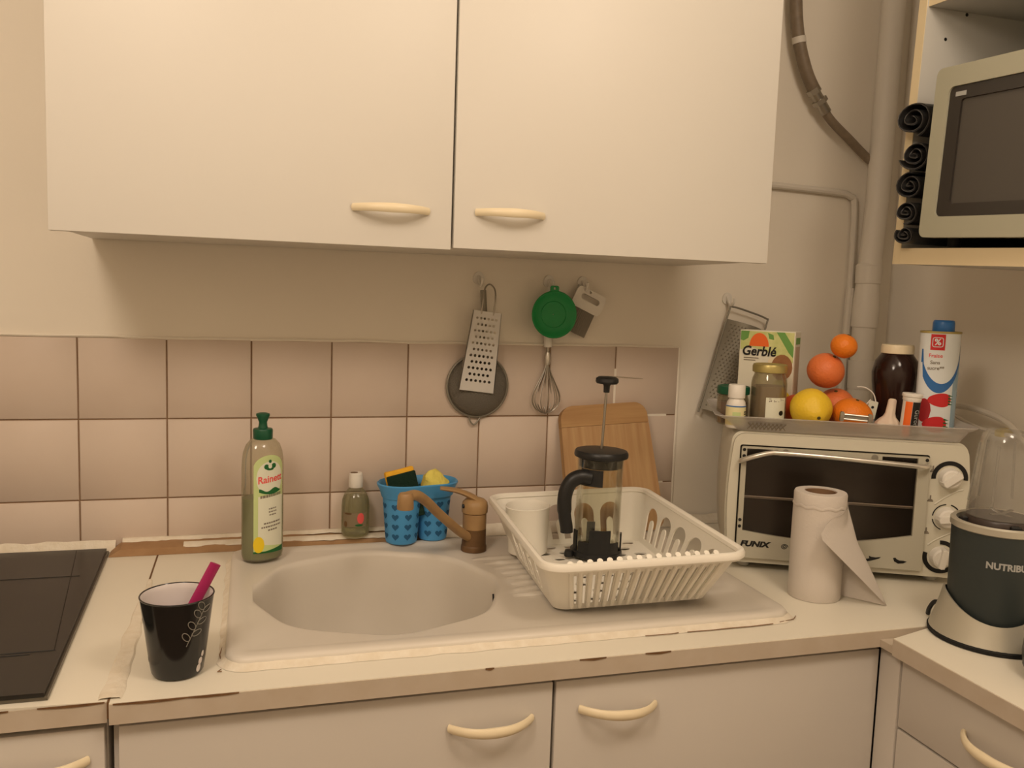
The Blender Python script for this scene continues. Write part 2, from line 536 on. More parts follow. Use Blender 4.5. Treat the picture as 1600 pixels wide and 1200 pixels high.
cp = thing('conduit', 'thin painted conduit running level along the wall then down beside the corner pipe', 'pipe', (0, 0, 0))
obj('conduit_tube', T(smooth_path([(1.19, -0.008, 1.682), (1.40, -0.008, 1.680), (1.565, -0.008, 1.675), (1.609, -0.009, 1.668), (1.622, -0.010, 1.64), (1.626, -0.010, 1.45)], 6), 0.0075, 10), M['pipe'], cp)
obj('conduit_drop', T([(1.626, -0.0125, 1.46), (1.621, -0.0125, 1.30), (1.618, -0.0125, 1.10), (1.618, -0.0125, 0.942)], 0.0105, 10), M['pipe'], cp)

hs = thing('gas_hose', 'grey-brown hose curving down the wall to the corner pipe', 'hose', (0, 0, 0))
obj('hose_upper', T(smooth_path([(1.416, -0.035, 2.35), (1.414, -0.035, 2.16), (1.416, -0.035, 2.067), (1.429, -0.035, 1.989), (1.453, -0.035, 1.924), (1.478, -0.035, 1.884)], 6), 0.0135, 12), M['hose'], hs)
obj('hose_lower', T(smooth_path([(1.488, -0.035, 1.868), (1.523, -0.033, 1.829), (1.577, -0.030, 1.792), (1.628, -0.028, 1.757), (1.655, -0.045, 1.732)], 6), 0.0095, 12), M['hose'], hs)
bm = bmesh.new()
d = Vector((0.64, 0, -0.77))
p0 = Vector((1.486, -0.035, 1.872))
tube(bm, [p0 - d * 0.022, p0 - d * 0.010], 0.0155, 6)
tube(bm, [p0 - d * 0.010, p0 + d * 0.006], 0.012, 12)
tube(bm, [p0 + d * 0.006, p0 + d * 0.016], 0.017, 6)
tube(bm, [p0 + d * 0.016, p0 + d * 0.040], 0.0115, 12)
obj('hose_fitting', bm, M['steel'], hs)
obj('hose_band', T([(1.4285, -0.035, 1.993), (1.4315, -0.035, 1.980)], 0.0148, 12), M['pipe'], hs)

# ================================================================== bow handle
def bow_bm(L_=0.118, out=0.028):
    bm = bmesh.new()
    pts, rad = [], []
    n = 18
    for i in range(n + 1):
        s = -1 + 2 * i / n
        pts.append((s * L_ / 2, -out * (1 - abs(s) ** 2.4), 0))
        rad.append(0.0066 - 0.0014 * abs(s))
    tube(bm, pts, rad, 10, flat=(0.75, 1.15, (0, 0, 1)))
    return bm
_h = bow_bm()
bmesh.ops.recalc_face_normals(_h, faces=_h.faces)
sharpen(_h, 40)
HANDLE = bpy.data.meshes.new('handle')
_h.to_mesh(HANDLE)
_h.free()
HANDLE.materials.append(M['cream'])

# ================================================================== wall cabinet
wc = thing('wall_cabinet', 'large white two-door wall cabinet above the sink', 'cabinet', (0.024, -0.346, 1.487))
box_y = 0.346
obj('carcass', B(0.002, 1.160, 0.019, 0.343, 0.006, 0.80, 0.001), M['doorwhite'], wc)
dl = obj('door', B(0.0, 0.580, 0.0, 0.0175, 0.0, 0.79, 0.0012), M['doorwhite'], wc)
dr = obj('door', B(0.5842, 1.161, 0.0, 0.0175, 0.003, 0.79, 0.0012), M['doorwhite'], wc)
share('handle', HANDLE, dl, (0.483, -0.001, 0.058))
share('handle', HANDLE, dr, (0.677, -0.001, 0.0615), sc=(0.97, 1, 1))

# ================================================================== base units
bu = thing('sink_base_cabinet', 'white two-door base cabinet under the sink', 'cabinet', (0.138, -0.630, 0.0))
for x0, x1 in ((0.0, 0.018), (0.556, 0.574), (1.090, 1.108)):
    obj('side_panel', B(x0, x1, 0.019, 0.60 if x0 != 0.556 else 0.06, 0.09, 0.884 if x0 != 0.556 else 0.74, 0.001), M['doorlow'], bu)
obj('base_panel', B(0.0185, 1.0895, 0.061, 0.60, 0.09, 0.108), M['doorlow'], bu)
obj('back_panel', B(0.0185, 1.0895, 0.590, 0.60, 0.109, 0.884), M['doorlow'], bu)
obj('plinth', B(0.0, 1.096, 0.06, 0.075, 0.002, 0.09), M['edge'], bu)
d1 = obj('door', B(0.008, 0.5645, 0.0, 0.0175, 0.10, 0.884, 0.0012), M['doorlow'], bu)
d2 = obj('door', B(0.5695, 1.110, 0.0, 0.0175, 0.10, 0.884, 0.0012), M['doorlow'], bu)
share('handle', HANDLE, d1, (0.476, -0.001, 0.835), (0, math.radians(-1), 0))
share('handle', HANDLE, d2, (0.664, -0.001, 0.8385), (0, math.radians(2.5), 0))

hu = thing('hob_base_cabinet', 'white base cabinet under the black hob', 'cabinet', (-0.47, -0.628, 0.0))
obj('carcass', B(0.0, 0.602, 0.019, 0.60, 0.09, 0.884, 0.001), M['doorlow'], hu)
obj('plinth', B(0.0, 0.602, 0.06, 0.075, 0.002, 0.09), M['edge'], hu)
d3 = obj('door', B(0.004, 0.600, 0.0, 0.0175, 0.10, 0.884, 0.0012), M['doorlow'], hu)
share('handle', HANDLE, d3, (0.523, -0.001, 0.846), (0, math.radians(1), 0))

ru = thing('drawer_unit', 'white drawer unit in front of the right-hand wall', 'drawers', (1.2505, -0.66, 0.0))
obj('carcass', B(0.019, 0.49, -1.24, 0.0, 0.09, 0.886, 0.001), M['doorlow'], ru)
obj('side_panel', B(-0.001, 0.018, -0.0145, 0.0290, 0.09, 0.886, 0.001), M['doorlow'], ru)
obj('plinth', B(0.06, 0.075, -1.24, 0.0, 0.002, 0.09), M['edge'], ru)
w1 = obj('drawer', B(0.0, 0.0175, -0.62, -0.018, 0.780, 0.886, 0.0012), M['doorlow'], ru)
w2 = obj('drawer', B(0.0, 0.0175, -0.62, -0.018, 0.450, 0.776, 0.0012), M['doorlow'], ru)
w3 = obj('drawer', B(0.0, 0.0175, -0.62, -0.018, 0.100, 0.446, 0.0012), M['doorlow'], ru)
share('handle', HANDLE, w1, (-0.001, -0.205, 0.834), (0, 0, -PI / 2), (1.05, 1, 1))
share('handle', HANDLE, w2, (-0.001, -0.205, 0.70), (0, 0, -PI / 2))
share('handle', HANDLE, w3, (-0.001, -0.205, 0.36), (0, 0, -PI / 2))

# ================================================================== worktops
def edge_chips(parent, spans, y, z, along='x'):
    for a, b in spans:
        bm = bmesh.new()
        n = 8
        top, bot = [], []
        for i in range(n + 1):
            s = i / n
            x = a + (b - a) * s
            h = (0.0012 + 0.0022 * math.sin(PI * s) * (0.7 + 0.5 * nz(x * 60, 1)))
            top.append((x, z + 0.0003)); bot.append((x, z - h))
        for i in range(n):
            q = [(*top[i],), (*top[i + 1],), (*bot[i + 1],), (*bot[i],)]
            bm.faces.new([bm.verts.new((p[0], y, p[1])) for p in q])
        bmesh.ops.remove_doubles(bm, verts=bm.verts, dist=1e-6)
        bmesh.ops.solidify(bm, geom=list(bm.faces), thickness=0.0008)
        obj('edge_chip', bm, M['chip'], parent)

wt = thing('sink_worktop', 'long white laminate worktop with the sink set in it', 'worktop', (0, 0, 0))
bm = bmesh.new()
hole = rrect(0.292, 0.714, -0.530, -0.112, 0.15, 6)
plate(bm, [[(0.1375, -0.6425), (1.2315, -0.6425), (1.744, -0.6425), (1.744, -0.001), (0.1375, -0.001)], list(reversed(hole))], lambda s, t, d: (s, t, 0.8935 + d), 0.0265)
obj('slab', bm, M['laminate'], wt)
obj('front_edging', B(0.1375, 1.744, -0.6438, -0.6424, 0.8935, 0.9190), M['edge'], wt)
edge_chips(wt, [(0.142, 0.225), (0.225, 0.285), (0.735, 0.775), (0.835, 0.875), (0.60, 0.612)], -0.6440, 0.9197)

lt = thing('hob_worktop', 'white laminate worktop around the black hob', 'worktop', (0, 0, 0))
bm = bmesh.new()
plate(bm, [[(-0.60, -0.630), (0.02, -0.630), (0.1345, -0.636), (0.1345, -0.001), (-0.60, -0.001)]], lambda s, t, d: (s, t, 0.8935 + d), 0.0265)
obj('slab', bm, M['laminate'], lt)
obj('front_edging', B(-0.60, 0.1345, -0.6365, -0.635, 0.8935, 0.9190), M['edge'], lt)
edge_chips(lt, [(0.06, 0.132), (-0.02, 0.03)], -0.6367, 0.9197)

# thick old sealant over the joint of the two worktops
jw = bmesh.new()
top = []
for i in range(41):
    s = i / 40
    y = -0.632 + s * 0.44
    w = (0.0125 + 0.004 * nz(y * 22, 5)) * (1 - 0.72 * s ** 2.0)
    o = 0.003 * nz(y * 15, 9)
    z = ZC + 0.0022 + 0.001 * nz(y * 40, 2)
    top.append([(0.138 + o - w, y, ZC + 0.0002), (0.138 + o - w * 0.8, y, z), (0.138 + o, y, z + 0.0006), (0.138 + o + w * 0.8, y, z), (0.138 + o + w, y, ZC + 0.0002)])
loft(jw, top, closed=False)
obj('joint_sealant', jw, M['caulk'], lt)
obj('joint_gap', B(0.1348, 0.1374, -0.64, -0.04, 0.90, 0.9206), M['chip'], lt)

rt = thing('right_worktop', 'white laminate worktop over the drawer unit on the right', 'worktop', (0, 0, 0))
obj('slab', plate(bmesh.new(), [[(1.2335, -1.95), (1.744, -1.95), (1.744, -0.6458), (1.345, -0.6475), (1.320, -0.650), (1.2335, -0.675)]], lambda s, t, d: (s, t, 0.8935 + d), 0.0265), M['laminate'], rt)
obj('front_edging', B(1.2322, 1.2336, -1.95, -0.675, 0.8935, 0.9190), M['edge'], rt)
obj('joint_filler', B(1.236, 1.36, -0.674, -0.6442, 0.8940, 0.9060), M['edge'], rt)

# bare wooden batten along the foot of the tiles
ba = thing('wall_batten', 'bare wooden batten with ragged sealant along the foot of the tiles', 'batten', (0, 0, 0))
bm = bmesh.new()
rings = []
for i in range(31):
    s = i / 30
    x = 0.053 + s * 0.60
    k = min(1, (x - 0.05) / 0.02)
    h = 0.0175 * k if x < 0.40 else 0.0150
    f = -0.047 - 0.001 * nz(x * 20, 4)
    rings.append([(x, f, ZC + 0.0004), (x, f + 0.002, ZC + h * 0.75), (x, -0.028, ZC + h), (x, -0.0055, ZC + h + 0.001), (x, -0.0055, ZC + 0.0004)])
loft(bm, rings)
obj('timber', bm, M['wood_strip'], ba, ang=25)
def ragged(x0, x1, yf, zf, n, seed, amp, y1, z1, name='sealant'):
    bm = bmesh.new()
    R_ = []
    for i in range(n + 1):
        x = x0 + (x1 - x0) * i / n
        j = amp * nz(x * 28, seed) + amp * 0.6 * nz(x * 90, seed)
        R_.append([(x, yf + j, zf - 0.0008), (x, yf + j + 0.002, zf + 0.0016), (x, (yf + y1) / 2, max(zf, z1) + 0.0018), (x, y1, z1 + 0.002), (x, y1, z1 - 0.004)])
    loft(bm, R_, closed=False)
    obj(name, bm, M['caulk'], ba)
ragged(0.072, 0.66, -0.014, 0.9385, 70, 2.0, 0.006, -0.0048, 0.942)
ragged(0.18, 0.66, -0.0445, 0.9335, 60, 7.0, 0.006, -0.028, 0.9365)
# white bead between hob worktop and tiles, and behind the faucet
bm = bmesh.new()
rr = []
for i in range(41):
    x = -0.6 + 0.66 * i / 40
    rr.append([(x, -0.016 + 0.002 * nz(x * 40, 1), ZC + 0.001), (x, -0.011, ZC + 0.010 + 0.002 * nz(x * 25, 6)), (x, -0.0046, ZC + 0.022 + 0.004 * nz(x * 30, 3))])
loft(bm, rr, closed=False)
obj('sealant', bm, M['caulk'], ba)
bm = bmesh.new()
rr = []
for i in range(61):
    x = 0.655 + 1.05 * i / 60
    rr.append([(x, -0.030 + 0.003 * nz(x * 30, 1) + (0.014 if x > 1.2 else 0), ZC + 0.001), (x, -0.016, ZC + 0.008 + 0.002 * nz(x * 25, 6)), (x, -0.0046, ZC + 0.020 + 0.003 * nz(x * 30, 3))])
loft(bm, rr, closed=False)
obj('sealant', bm, M['caulk'], ba)

# ================================================================== hob
hb = thing('hob', 'black glass hob set flush on the left worktop', 'hob', (0, 0, 0))
bm = bmesh.new()
plate(bm, [[(-0.53, -0.620), (0.018, -0.620), (0.064, -0.621), (0.047, -0.024), (-0.53, -0.020)]], lambda s, t, d: (s, t, 0.9255 + d), 0.0055)
obj('glass_top', bm, M['black_glass'], hb)
bm = bmesh.new()
plate(bm, [[(-0.53, -0.616), (0.0675, -0.6185), (0.0505, -0.022), (-0.53, -0.018)]], lambda s, t, d: (s, t, 0.9203 + d), 0.0052)
obj('metal_frame', bm, M['hob_side'], hb)
bm = bmesh.new()
for q in (((-0.53, -0.180), (0.028, -0.179)), ((-0.53, -0.494), (0.052, -0.492)), ((-0.002, -0.03), (0.050, -0.49)), ((-0.53, -0.502), (0.024, -0.5))):
    a, b = Vector((*q[0], 0.9312)), Vector((*q[1], 0.9312))
    tube(bm, [a, b], 0.0007, 4)
obj('zone_marking', bm, M['dark_line'], hb)

# ================================================================== sink
CX, CY = 0.503, -0.322
RX0, RX1, RY0, RY1 = 0.266, 1.127, -0.577, -0.074
def sdf(x, y, r=0.03):
    hx, hy = (RX1 - RX0) / 2, (RY1 - RY0) / 2
    qx, qy = abs(x - (RX0 + RX1) / 2) - hx + r, abs(y - (RY0 + RY1) / 2) - hy + r
    return math.hypot(max(qx, 0), max(qy, 0)) + min(max(qx, qy), 0) - r
def ray_rr(th, inset):
    lo, hi = 0.0, 1.2
    for _ in range(34):
        mid = (lo + hi) / 2
        if sdf(CX + mid * math.cos(th), CY + mid * math.sin(th)) < -inset:
            lo = mid
        else:
            hi = mid
    return lo
NA = 220
ths = [2 * PI * i / NA for i in range(NA)]
def ring_rr(inset, z):
    return [(CX + ray_rr(t, inset) * math.cos(t), CY + ray_rr(t, inset) * math.sin(t), z) for t in ths]
def bowl_r(t):
    return 1.0 + 0.018 * math.cos(8 * t)
def ring_c(r, z, k=1.0):
    return [(CX + r * (1 + (bowl_r(t) - 1) * k) * math.cos(t), CY + r * (1 + (bowl_r(t) - 1) * k) * math.sin(t), z) for t in ths]
sk = thing('sink', 'white resin sink with round bowl and ribbed draining board', 'sink', (0, 0, 0))
bm = bmesh.new()
loft(bm, [ring_rr(0.0, 0.9203), ring_rr(0.0, 0.928), ring_rr(0.0025, 0.9325), ring_rr(0.007, 0.934), ring_rr(0.020, 0.934), ring_rr(0.028, 0.9315), ring_rr(0.036, 0.9298),
          ring_c(0.206, 0.9296), ring_c(0.201, 0.9288), ring_c(0.1975, 0.926), ring_c(0.195, 0.920), ring_c(0.193, 0.90), ring_c(0.189, 0.84), ring_c(0.183, 0.775), ring_c(0.172, 0.748), ring_c(0.150, 0.734, 0.5), ring_c(0.10, 0.728, 0.2), ring_c(0.042, 0.725, 0), ring_c(0.036, 0.719, 0)], cap0=False, cap1=True)
obj('basin', bm, M['sink'], sk, ang=50)
rib = 0
for k in range(8):
    y = -0.205 - 0.0285 * k
    xa = CX + math.sqrt(max(0.0, 0.222 ** 2 - (y - CY) ** 2))
    bm = bmesh.new()
    prof = []
    for i in range(25):
        s = i / 24
        x = xa + (1.075 - xa) * s
        h = 0.0036 * min(1, min(s, 1 - s) * 14) + 0.0001
        prof.append([(x, y - 0.0085, 0.9294), (x, y - 0.0055, 0.9296 + h * 0.75), (x, y, 0.9296 + h), (x, y + 0.0055, 0.9296 + h * 0.75), (x, y + 0.0085, 0.9294)])
    loft(bm, prof, closed=False)
    obj('drain_rib', bm, M['sink'], sk, ang=60)
for a, b in ((0.0, 0.905), (-0.02, 0.901), (-0.04, 0.897), (-0.055, 0.893)):
    th = math.radians(-7) + a * 3.0
    r = 0.1928
    c = Vector((CX + r * math.cos(th), CY + r * math.sin(th), b))
    tdir = Vector((-math.sin(th), math.cos(th), 0.0))
    obj('overflow_slot', T([c - tdir * 0.003 - Vector((0, 0, 0.006)), c + tdir * 0.003 + Vector((0, 0, 0.006))], 0.0016, 6), M['dark_line'], sk)
obj('drain_strainer', L([(0.035, 0.7195), (0.034, 0.7225), (0.02, 0.724), (0.001, 0.724)], c=(CX, CY, 0), n=28), M['chrome'], sk)
# silicone bead round the outside
bm = bmesh.new()
per = [ring_rr(0, 0)[i] for i in range(NA)]
R_ = []
for i, pt in enumerate(per):
    x, y = pt[0], pt[1]
    nx_, ny_ = sdf(x + 1e-4, y) - sdf(x - 1e-4, y), sdf(x, y + 1e-4) - sdf(x, y - 1e-4)
    l = math.hypot(nx_, ny_) or 1
    nx_, ny_ = nx_ / l, ny_ / l
    w = 0.0085 + 0.0035 * nz(x * 26, y * 26, 3) + (0.003 if y < -0.55 else 0)
    if y > -0.1:
        w *= 0.4
    R_.append([(x - nx_ * 0.001, y - ny_ * 0.001, 0.9275 + 0.0012 * nz(x * 40, y * 40)), (x + nx_ * w * 0.5, y + ny_ * w * 0.5, 0.9232), (x + nx_ * w, y + ny_ * w, 0.9204)])
R_.append(R_[0])
loft(bm, R_, closed=False)
obj('silicone_bead', bm, M['caulk'], sk)
# grime lines where the bead has cracked
for pts in ([(0.262, -0.578), (0.258, -0.584), (0.263, -0.585)], [(0.93, -0.590), (0.97, -0.5915), (1.0, -0.590), (1.04, -0.5905), (1.08, -0.588)], [(0.86, -0.591), (0.90, -0.592), (0.915, -0.590)], [(1.095, -0.584), (1.125, -0.577), (1.136, -0.566)], [(0.262, -0.50), (0.259, -0.53), (0.2615, -0.555)]):
    obj('sealant_grime', T([(x, y, 0.9222) for x, y in pts], 0.0007, 5), M['card'], sk)

# ================================================================== wall hooks and hanging tools
def hook(x, z, label):
    h = thing('wall_hook', label, 'hook', (x, 0, z), group='white adhesive hooks')
    bm = bmesh.new()
    plate(bm, [[(0.012 * math.cos(a), (0.010 + 0.006 * (math.sin(a) > 0)) * math.sin(a)) for a in [2 * PI * i / 20 for i in range(20)]]], lambda s, t, d: (s, -0.0005 - d, t), 0.003)
    obj('base', bm, M['white'], h)
    obj('prong', T(smooth_path([(0, -0.003, 0.006), (0, -0.012, -0.006), (0, -0.022, -0.012), (0, -0.030, -0.006), (0, -0.032, 0.003)], 4), [0.0042 - 0.00012 * i for i in range(17)], 8), M['white'], h)
    return h
hook(0.741, 1.447, 'white adhesive hook holding the flat white grater')
hook(0.892, 1.446, 'white adhesive hook above the green strainer')
hook(0.967, 1.446, 'white adhesive hook holding the ribbed cutter')
hook(1.312, 1.424, 'white adhesive hook holding the steel grater above the oven')

# sieve hanging behind the flat grater
sv = thing('sieve', 'round grey mesh sieve hanging behind the flat white grater', 'sieve', (0.743, -0.006, 1.231))
sv.rotation_euler = (0, math.radians(3), 0)
bm = bmesh.new()
rings = []
for k in range(9):
    a = (PI / 2) * k / 8
    r = 0.0615 * math.cos(a * 0.98) ; dep = -0.003 - 0.034 * math.sin(a)
    rings.append([(max(r, 0.001) * math.cos(t), dep, max(r, 0.001) * math.sin(t)) for t in [2 * PI * i / 40 for i in range(40)]])
loft(bm, rings, cap0=False)
m_mesh = mat('sieve_mesh', (0.46, 0.44, 0.40), 0.6, metal=0.3, bump=(500, 0.8))
obj('mesh_bowl', bm, m_mesh, sv)
bm = bmesh.new()
rp = [(0.0635 * math.cos(t), -0.004, 0.0635 * math.sin(t)) for t in [2 * PI * i / 48 for i in range(49)]]
tube(bm, rp, 0.0028, 8, cap=False)
bmesh.ops.remove_doubles(bm, verts=bm.verts, dist=1e-5)
obj('rim', bm, M['steel_dark'], sv)
obj('loop', T(smooth_path([(-0.012, -0.004, -0.063), (-0.010, -0.005, -0.073), (-0.002, -0.006, -0.080), (0.006, -0.005, -0.073), (0.012, -0.004, -0.062)], 4), 0.0018, 6), M['steel_dark'], sv)
obj('handle', T([(0.0, -0.004, 0.064), (0.004, -0.006, 0.13), (-0.006, -0.010, 0.195)], 0.0035, 8, flat=(1.8, 0.7, (0, 1, 0))), M['steel_dark'], sv)

# flat grater with rows of holes
gr = thing('flat_grater', 'flat white grater with rows of round holes hanging by a wire handle', 'grater', (0.7315, -0.047, 1.2235), (0, math.radians(6.6), 0))
def gmap(s, t, d):
    w = 0.0365 - (0.0365 - 0.0290) * (t / 0.161)
    return (s * w, d, t)
holes = []
for r in range(11):
    n = 6 if r % 2 == 0 else 5
    zc = 0.0215 + 0.0125 * r
    for i in range(n):
        sc = (i - (n - 1) / 2) * 0.265
        rad = 0.0030 if r < 5 else 0.0027
        w = 0.0365 - 0.0075 * zc / 0.161
        holes.append(list(reversed(circ(sc, zc, rad / w, 8, rad))))
bm = bmesh.new()
plate(bm, [[(-1, 0), (1, 0), (1, 0.161), (-1, 0.161)]] + holes, gmap, 0.0009)
obj('perforated_plate', bm, mat('tinned_grater_plate', (0.80, 0.79, 0.77), 0.4, metal=0.25), gr)
bm = bmesh.new()
for h in holes:
    cs = sum(p[0] for p in h) / 8; cz = sum(p[1] for p in h) / 8
    c = gmap(cs, cz, 0)
    lathe(bm, [(0.0031, 0), (0.0023, 0.0022)], n=8, cap0=False, cap1=False)
    for v in bm.verts[-16:] if False else []:
        pass
bm.free()
for s in (-1, 1):
    bm = bmesh.new()
    loft(bm, [[gmap(s, 0, 0), gmap(s, 0, 0.008), gmap(s * 0.97, 0, 0.008), gmap(s * 0.97, 0, 0.0)], [gmap(s, 0.161, 0), gmap(s, 0.161, 0.008), gmap(s * 0.97, 0.161, 0.008), gmap(s * 0.97, 0.161, 0)]])
    obj('folded_edge', bm, M['steel'], gr)
obj('wire_handle', T(smooth_path([(-0.0125, 0.001, 0.155), (-0.0125, 0.001, 0.185), (-0.010, 0.008, 0.207), (0.0, 0.014, 0.216), (0.010, 0.008, 0.207), (0.0125, 0.001, 0.185), (0.0125, 0.001, 0.155)], 5), 0.0017, 8), M['steel'], gr)

# green strainer / funnel
fu = thing('green_strainer', 'round green plastic strainer hanging above the whisk', 'strainer', (0.890, -0.047, 1.3815))
bm = bmesh.new()
pr = [(0.0470, 0.0), (0.0485, -0.002), (0.0470, -0.0035), (0.0445, -0.003), (0.042, -0.001), (0.032, 0.002), (0.015, 0.004), (0.001, 0.0045), (0.001, 0.0065), (0.015, 0.006), (0.032, 0.004), (0.042, 0.002), (0.0455, 0.001)]
rings = [[(r * math.cos(t), z, r * math.sin(t)) for t in [2 * PI * i / 48 for i in range(48)]] for r, z in pr]
loft(bm, rings, cap0=False, cap1=False)
bmesh.ops.contextual_create(bm, geom=[])if False else None
obj('bowl', bm, M['green'], fu)
bm = bmesh.new()
plate(bm, [rrect(-0.010, 0.008, 0.042, 0.0585, 0.004), list(reversed(circ(-0.001, 0.053, 0.0028, 8)))], lambda s, t, d: (s, -0.002 + d, t), 0.0035)
obj('hanging_tab', bm, M['green'], fu)
bm = bmesh.new()
rings = [[(r * math.cos(t), z, r * math.sin(t)) for t in [2 * PI * i / 32 for i in range(32)]] for r, z in [(0.026, 0.0022), (0.0265, 0.0014), (0.0275, 0.0020)]]
loft(bm, rings, cap0=False, cap1=False)
obj('inner_ring', bm, M['green'], fu)

# whisk behind it
wk = thing('whisk', 'small wire balloon whisk hanging below the green strainer', 'whisk', (0.891, -0.014, 1.288))
obj('handle', T([(0, 0, 0.012), (0, 0, 0.026)], 0.0034, 10), M['steel'], wk)
obj('grip', T([(0, 0, 0.025), (0, 0, 0.028), (-0.001, 0, 0.12), (-0.001, -0.002, 0.150)], [0.0085, 0.0092, 0.0085, 0.005], 12), M['white'], wk)
obj('ferrule', L([(0.0045, -0.012), (0.0062, -0.006), (0.0062, 0.004), (0.005, 0.011), (0.0042, 0.014)], n=16), M['chrome'], wk)
for k in range(6):
    a = PI * k / 6
    p = []
    for i in range(25):
        q = -1 + i / 12
        u = 1 - abs(q)
        r = 0.003 * (1 - u) + 0.0300 * math.sin(PI * u ** 2.0) ** 0.65 if 0 < u < 1 else (0.003 if u == 0 else 0.0)
        sg = -1 if q < 0 else 1
        p.append((sg * r * math.cos(a), 0.42 * sg * r * math.sin(a), -0.012 - 0.103 * u))
    obj('wire', T(smooth_path(p, 2), 0.0009, 5), M['steel'], wk)

# ribbed cutter
rc = thing('ribbed_cutter', 'white handled cutter with a ribbed metal blade beside the green strainer', 'cutter', (0.986, -0.018, 1.437), (0, math.radians(24), 0))
bm = bmesh.new()
plate(bm, [rrect(-0.034, 0.036, -0.050, -0.006, 0.010), list(reversed(rrect(-0.020, 0.024, -0.030, -0.018, 0.0055, 3))), list(reversed(circ(-0.004, -0.011, 0.003, 8)))], lambda s, t, d: (s, -0.004 + d, t), 0.008)
es = []
obj('grip', bm, M['white'], rc)
bm = bmesh.new()
rows = []
n = 60
for i in range(n + 1):
    x = -0.034 + 0.060 * i / n
    yy = -0.0015 + 0.0022 * (1 if i % 4 < 2 else -1)
    rows.append([(x, yy, -0.049), (x, yy, -0.102), (x, yy + 0.001, -0.102), (x, yy + 0.001, -0.049)])
loft(bm, rows)
obj('ribbed_blade', bm, M['blade'], rc, ang=80)
obj('wire_frame', T([(-0.034, 0, -0.006), (-0.034, 0, -0.05)], 0.0012, 6), M['steel'], rc)

# half-round steel grater on the wall above the oven
bg = thing('steel_grater', 'curved steel grater in a wire frame hanging behind the cereal carton', 'grater', (1.3125, -0.020, 1.411), (0, math.radians(15.5), 0))
W2 = 0.098
def bmap(s, t, d):
    a = (s / W2 - 0.5) * 2
    return (s, -0.030 * (1 - a * a) + d, t)
bm = bmesh.new()
rows = []
for i in range(21):
    s = W2 * i / 20
    rows.append([bmap(s, -0.030, 0), bmap(s, -0.235, 0), bmap(s, -0.235, 0.001), bmap(s, -0.030, 0.001)])
loft(bm, rows)
obj('grating_sheet', bm, M['steel_dark'], bg)
bm = bmesh.new()
for j in range(27):
    for i in range(13):
        s = 0.008 + (W2 - 0.016) * (i + 0.5 * (j % 2)) / 12.6
        t = -0.040 - 0.0071 * j
        c = Vector(bmap(s, t, 0))
        v = [bm.verts.new(c + Vector(q)) for q in ((-0.0024, 0.0003, -0.0016), (0.0024, 0.0003, -0.0016), (0, 0.0003, 0.0028), (0, -0.0024, 0.0002))]
        for q in ((0, 1, 3), (1, 2, 3), (2, 0, 3)):
            bm.faces.new([v[k] for k in q])
o = obj('rasp_teeth', bm, M['steel'], bg)
o['kind'] = 'stuff'
obj('wire_frame', T(smooth_path([(-0.001, 0.0, -0.245), (-0.001, 0.0, -0.12), (-0.001, 0, -0.012), (0.004, 0, -0.001), (0.05, 0, 0.001), (0.094, 0, -0.001), (0.099, 0, -0.012), (0.099, 0, -0.12), (0.099, 0, -0.245)], 5), 0.0021, 8), M['steel_dark'], bg)

# ================================================================== cutting board
cb = thing('cutting_board', 'wooden cutting board leaning on the tiles behind the dish rack', 'cutting board', (1.033, -0.100, 0.9325), (math.radians(-17.0), math.radians(-3.2), 0))
out = rrect(-0.098, 0.098, 0.0, 0.272, 0.026, 6)
out = [(x * (1.0 + 0.10 * (1 - z / 0.272) - (0.0)), z + (0.004 * (1 - (x / 0.098) ** 2) if z > 0.2 else 0)) for x, z in out]
bm = bmesh.new()
cut = 0.229
lo = [p for p in out if p[1] <= cut]
def half(z0, z1):
    res = []
    n = len(out)
    for i in range(n):
        a, b = out[i], out[(i + 1) % n]
        if z0 <= a[1] <= z1:
            res.append(a)
        for zc in (z0, z1):
            if (a[1] - zc) * (b[1] - zc) < 0:
                k = (zc - a[1]) / (b[1] - a[1])
                res.append((a[0] + (b[0] - a[0]) * k, zc))
    return res
plate(bm, [half(-1, cut - 0.0003)], XZ, 0.018)
bmesh.ops.bevel(bm, geom=[e for e in bm.edges if e.is_boundary is False and abs(e.verts[0].co.y - e.verts[1].co.y) < 1e-6 and abs(e.verts[0].co.z - e.verts[1].co.z) + abs(e.verts[0].co.x - e.verts[1].co.x) > 0 and e.calc_face_angle(0) > 1.2], offset=0.002, segments=1, affect='EDGES')
obj('panel', bm, M['board'], cb)
bm = bmesh.new()
plate(bm, [half(cut + 0.0003, 1)], XZ, 0.018)
obj('end_strip', bm, M['board_end'], cb)

# ================================================================== washing-up bottle
so = thing('dish_soap_bottle', 'tall clear washing-up liquid bottle with dark green cap at the sink corner', 'bottle', (0.3195, -0.143, 0.9345), (0, 0, math.radians(22)))
A_, B_ = 0.0375, 0.0265
prof = [(0.80, 0.0), (0.95, 0.003), (1.0, 0.012), (1.0, 0.165), (0.985, 0.180), (0.93, 0.194), (0.80, 0.207), (0.60, 0.215), (0.40, 0.2185), (0.36, 0.2195)]
def ell(prof, k, z1=None, n=40):
    return [[(A_ * r * k * math.cos(2 * PI * i / n), B_ * r * k * math.sin(2 * PI * i / n), z) for i in range(n)] for r, z in prof]
obj('bottle_body', loft(bmesh.new(), ell(prof, 1.0)), M['bottle'], so)
lp = [(0.78, 0.0015), (0.95, 0.004), (1.0, 0.013), (1.0, 0.112), (0.98, 0.1125)]
obj('liquid', loft(bmesh.new(), ell(lp, 0.965)), M['soap'], so)
bm = bmesh.new()
